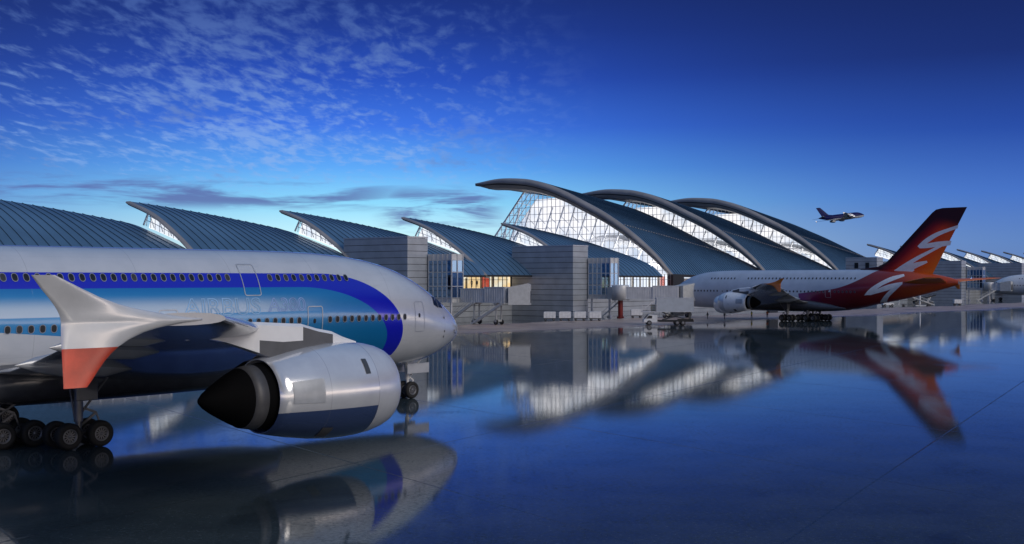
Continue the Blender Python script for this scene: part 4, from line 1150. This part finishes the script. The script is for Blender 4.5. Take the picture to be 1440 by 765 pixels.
# ------------------------------------------------------------------ apron
def apron_mat():
    m, nt, p = new_mat('wet_apron'); v, x, y, z = coords(nt)
    s = (x-OX)*DX+(y-OY)*DY; n = (x-OX)*DY-(y-OY)*DX
    nc = n-(s*.075)                                     # the dry strip drifts away from the facade
    big = noise(nt, v, .035, 4, .6); mid = noise(nt, v, .22, 5, .6); fine = noise(nt, v, 9.0, 3, .7)
    wob = (big-.5)*22+(mid-.5)*9
    e = nc+wob
    dry = e.step(12, 17)*e.step(50, 36)
    # slab joints in two directions
    ja = (((x*.82+y*.57)/17.0).frac()-.5).abs().lt(.0030); jb = (((x*.87-y*.5)/23.0).frac()-.5).abs().lt(.0022)
    jt = ja.max(jb)
    wetc = mixc(nt, mid.step(.3, .7), (.036, .054, .064), (.058, .080, .090))
    dry_litc = mixc(nt, mid.step(.3, .7), (.38, .28, .225), (.56, .42, .34))  # dry concrete, with floodlight warmth also put into its colour
    c = mixc(nt, dry, wetc, dry_litc)
    spk = noise(nt, v, 5.5, 4, .85)
    c = mixc(nt, spk.step(.52, .72)*.5, c, (.010, .014, .02)); c = mixc(nt, spk.step(.44, .34)*.5, c, (.16, .19, .22))
    stain = (noise(nt, v, .09, 5, .65, .6)).step(.54, .66)
    c = mixc(nt, stain*.45, c, (.012, .018, .026))
    c = mixc(nt, jt*.6, c, (.006, .008, .010))
    setc(nt, p.inputs['Base Color'], c)
    r = dry*.34+.014+mid*.022+jt*.2+(fine-.5).max(0)*.04
    grain = noise(nt, v, 4.6, 4, .8).step(.38, .62); patch = noise(nt, v, .5, 4, .6).step(.35, .65)
    setc(nt, p.inputs['Roughness'], r+grain*.012+stain*.035)
    p.inputs['IOR'].default_value = 1.33
    setc(nt, p.inputs['Specular IOR Level'], (1-grain)*.46+patch*.12+.03-stain*.04)
    b = nt.nodes.new('ShaderNodeBump'); b.inputs['Strength'].default_value = .02; b.inputs['Distance'].default_value = .02
    hgt = fine*.35+grain*.35+noise(nt, v, 2.2, 3).__mul__(.9)-jt*1.0
    nt.links.new(hgt.s, b.inputs['Height']); nt.links.new(b.outputs[0], p.inputs['Normal'])
    return m
mb = MB(); mb.add([(-4000, -2500, 0), (4000, -2500, 0), (4000, 6000, 0), (-4000, 6000, 0)], [(0, 1, 2, 3)])
tag(mb.build('apron_ground', [apron_mat()]), kind='structure')

# ------------------------------------------------------------------ sky
w = bpy.data.worlds.new('World'); scene.world = w; w.use_nodes = True
nt = w.node_tree; bg = nt.nodes['Background']
SUN = Vector((.66, -.64, .56)).normalized()
def build_world():
    v, x, y, z = coords(nt, 'Generated')
    e = z.max(0.0); az = x.atan2(y)
    d = az+.13
    g = ((d*d)*(-1/(2*.21**2))).exp()
    right = ramp(nt, e*2, [(0, lin(92, 124, 176)), (.06, lin(82, 122, 190)), (.14, lin(58, 104, 194)), (.24, lin(24, 66, 160)), (.36, lin(6, 34, 108)), (.48, lin(3, 24, 88)), (.62, lin(12, 42, 104)), (.8, lin(56, 92, 144)), (1, lin(76, 112, 158))])
    glow = ramp(nt, e*2, [(0, lin(236, 248, 252)), (.07, lin(202, 247, 255)), (.13, lin(138, 216, 252)), (.19, lin(88, 166, 246)), (.26, lin(52, 112, 228)), (.34, lin(27, 74, 188)), (.42, lin(14, 50, 146)), (.49, lin(8, 36, 116)), (.62, lin(12, 42, 110)), (.8, lin(56, 92, 144)), (1, lin(76, 112, 158))])
    sky = mixc(nt, g, right, glow)
    # broad pale afterglow on the side behind the viewer (the light that falls on the aircraft)
    bx = (x*SUN.x+y*SUN.y)*1.18
    back = bx.step(.55, .98)
    aft = ramp(nt, e*2, [(0, (2.6, 2.1, 1.8, 1)), (.05, (2.1, 1.75, 1.55, 1)), (.11, (.95, .85, .82, 1)), (.3, (.58, .57, .60, 1)), (.55, (.36, .40, .46, 1)), (1, (.10, .17, .28, 1))])
    sky = mixc(nt, back, sky, aft)
    sky = mixc(nt, bx.step(.15, .55)*e.step(.075, .01)*.9, sky, (1.9, 1.6, 1.45))
    # high mackerel cloud, projected on a flat layer
    k = e+.10; u = az/k; vv = 1/k if False else (k.pow(-1.0))*.5
    wp = noise(nt, combine(nt, u, vv, 0), 5.0, 3, .5); wq = noise(nt, combine(nt, u+7.3, vv, 1.5), 5.0, 3, .5)
    P = combine(nt, u+(wp-.5)*.09, vv+(wq-.5)*.09, 0)
    c1 = noise(nt, P, 17.0, 6, .56, .1); c2 = noise(nt, P, 1.6, 4, .55)
    area = az.step(.09, -.12)*e.step(.055, .10)*e.step(.42, .22)
    dens = (c1+c2*.85-.42).step(.44, .74)*area
    dark = noise(nt, combine(nt, u+3.1, vv, 2.0), 2.2, 4).step(.48, .66)*e.step(.20, .10)
    ccol = mixc(nt, e.step(.10, .24), lin(140, 176, 232), lin(66, 96, 168))
    ccol = mixc(nt, dark*.75, ccol, lin(66, 88, 158))
    sky = mixc(nt, dens*.62, sky, ccol)
    # low streaks of grey-violet cloud near the glow
    Q = combine(nt, az*5.0, e*42, 0)
    st = noise(nt, Q, 1.3, 5, .62, .4)
    zone1 = az.step(-.06, -.16)*e.step(.055, .066)*e.step(.090, .074)
    zone2 = az.step(-.125, -.09)*az.step(.0, -.03)*e.step(.035, .05)*e.step(.085, .068)
    stm = (st-.0).step(.44, .60)*(zone1.max(zone2))
    sky = mixc(nt, stm*.85, sky, lin(82, 94, 162))
    zone3 = az.step(.25, .40)*e.step(.052, .058)*e.step(.072, .064)
    sky = mixc(nt, st.step(.5, .65)*zone3*.35, sky, lin(60, 84, 140))
    # physical sky contributes its share
    nk = nt.nodes.new('ShaderNodeTexSky'); nk.sky_type = 'NISHITA'; nk.sun_disc = False
    nk.sun_elevation = math.asin(SUN.z); nk.sun_rotation = math.atan2(SUN.x, SUN.y)
    sc = nt.nodes.new('ShaderNodeMix'); sc.data_type = 'RGBA'; sc.blend_type = 'ADD'; sc.inputs[0].default_value = .004
    nt.links.new(sky.s, sc.inputs[6]); nt.links.new(nk.outputs[0], sc.inputs[7])
    nt.links.new(sc.outputs[2], bg.inputs['Color']); bg.inputs['Strength'].default_value = 1.0
build_world()
sl = bpy.data.lights.new('sun', 'SUN'); sl.energy = 1.25; sl.angle = R(34); sl.color = (1, .90, .80)
so = bpy.data.objects.new('sun', sl); COL.objects.link(so); so.rotation_euler = SUN.to_track_quat('Z', 'Y').to_euler()

# ------------------------------------------------------------------ camera
cam = bpy.data.cameras.new('camera'); co = bpy.data.objects.new('camera', cam); COL.objects.link(co)
cam.sensor_width = 36; cam.lens = 36*1624/1440; cam.shift_y = (392-382.5)/1440
cam.clip_start = .5; cam.clip_end = 20000
co.location = (0, 0, 8.9); co.rotation_euler = (R(90), 0, 0)
scene.camera = co
scene.view_settings.view_transform = 'Standard'; scene.view_settings.look = 'None'
scene.view_settings.exposure = 0; scene.view_settings.gamma = 1
scene.cycles.use_denoising = True; scene.cycles.use_adaptive_sampling = False
scene.cycles.max_bounces = 6; scene.cycles.diffuse_bounces = 2; scene.cycles.transparent_max_bounces = 16
scene.cycles.sample_clamp_indirect = 3; scene.cycles.sample_clamp_direct = 10
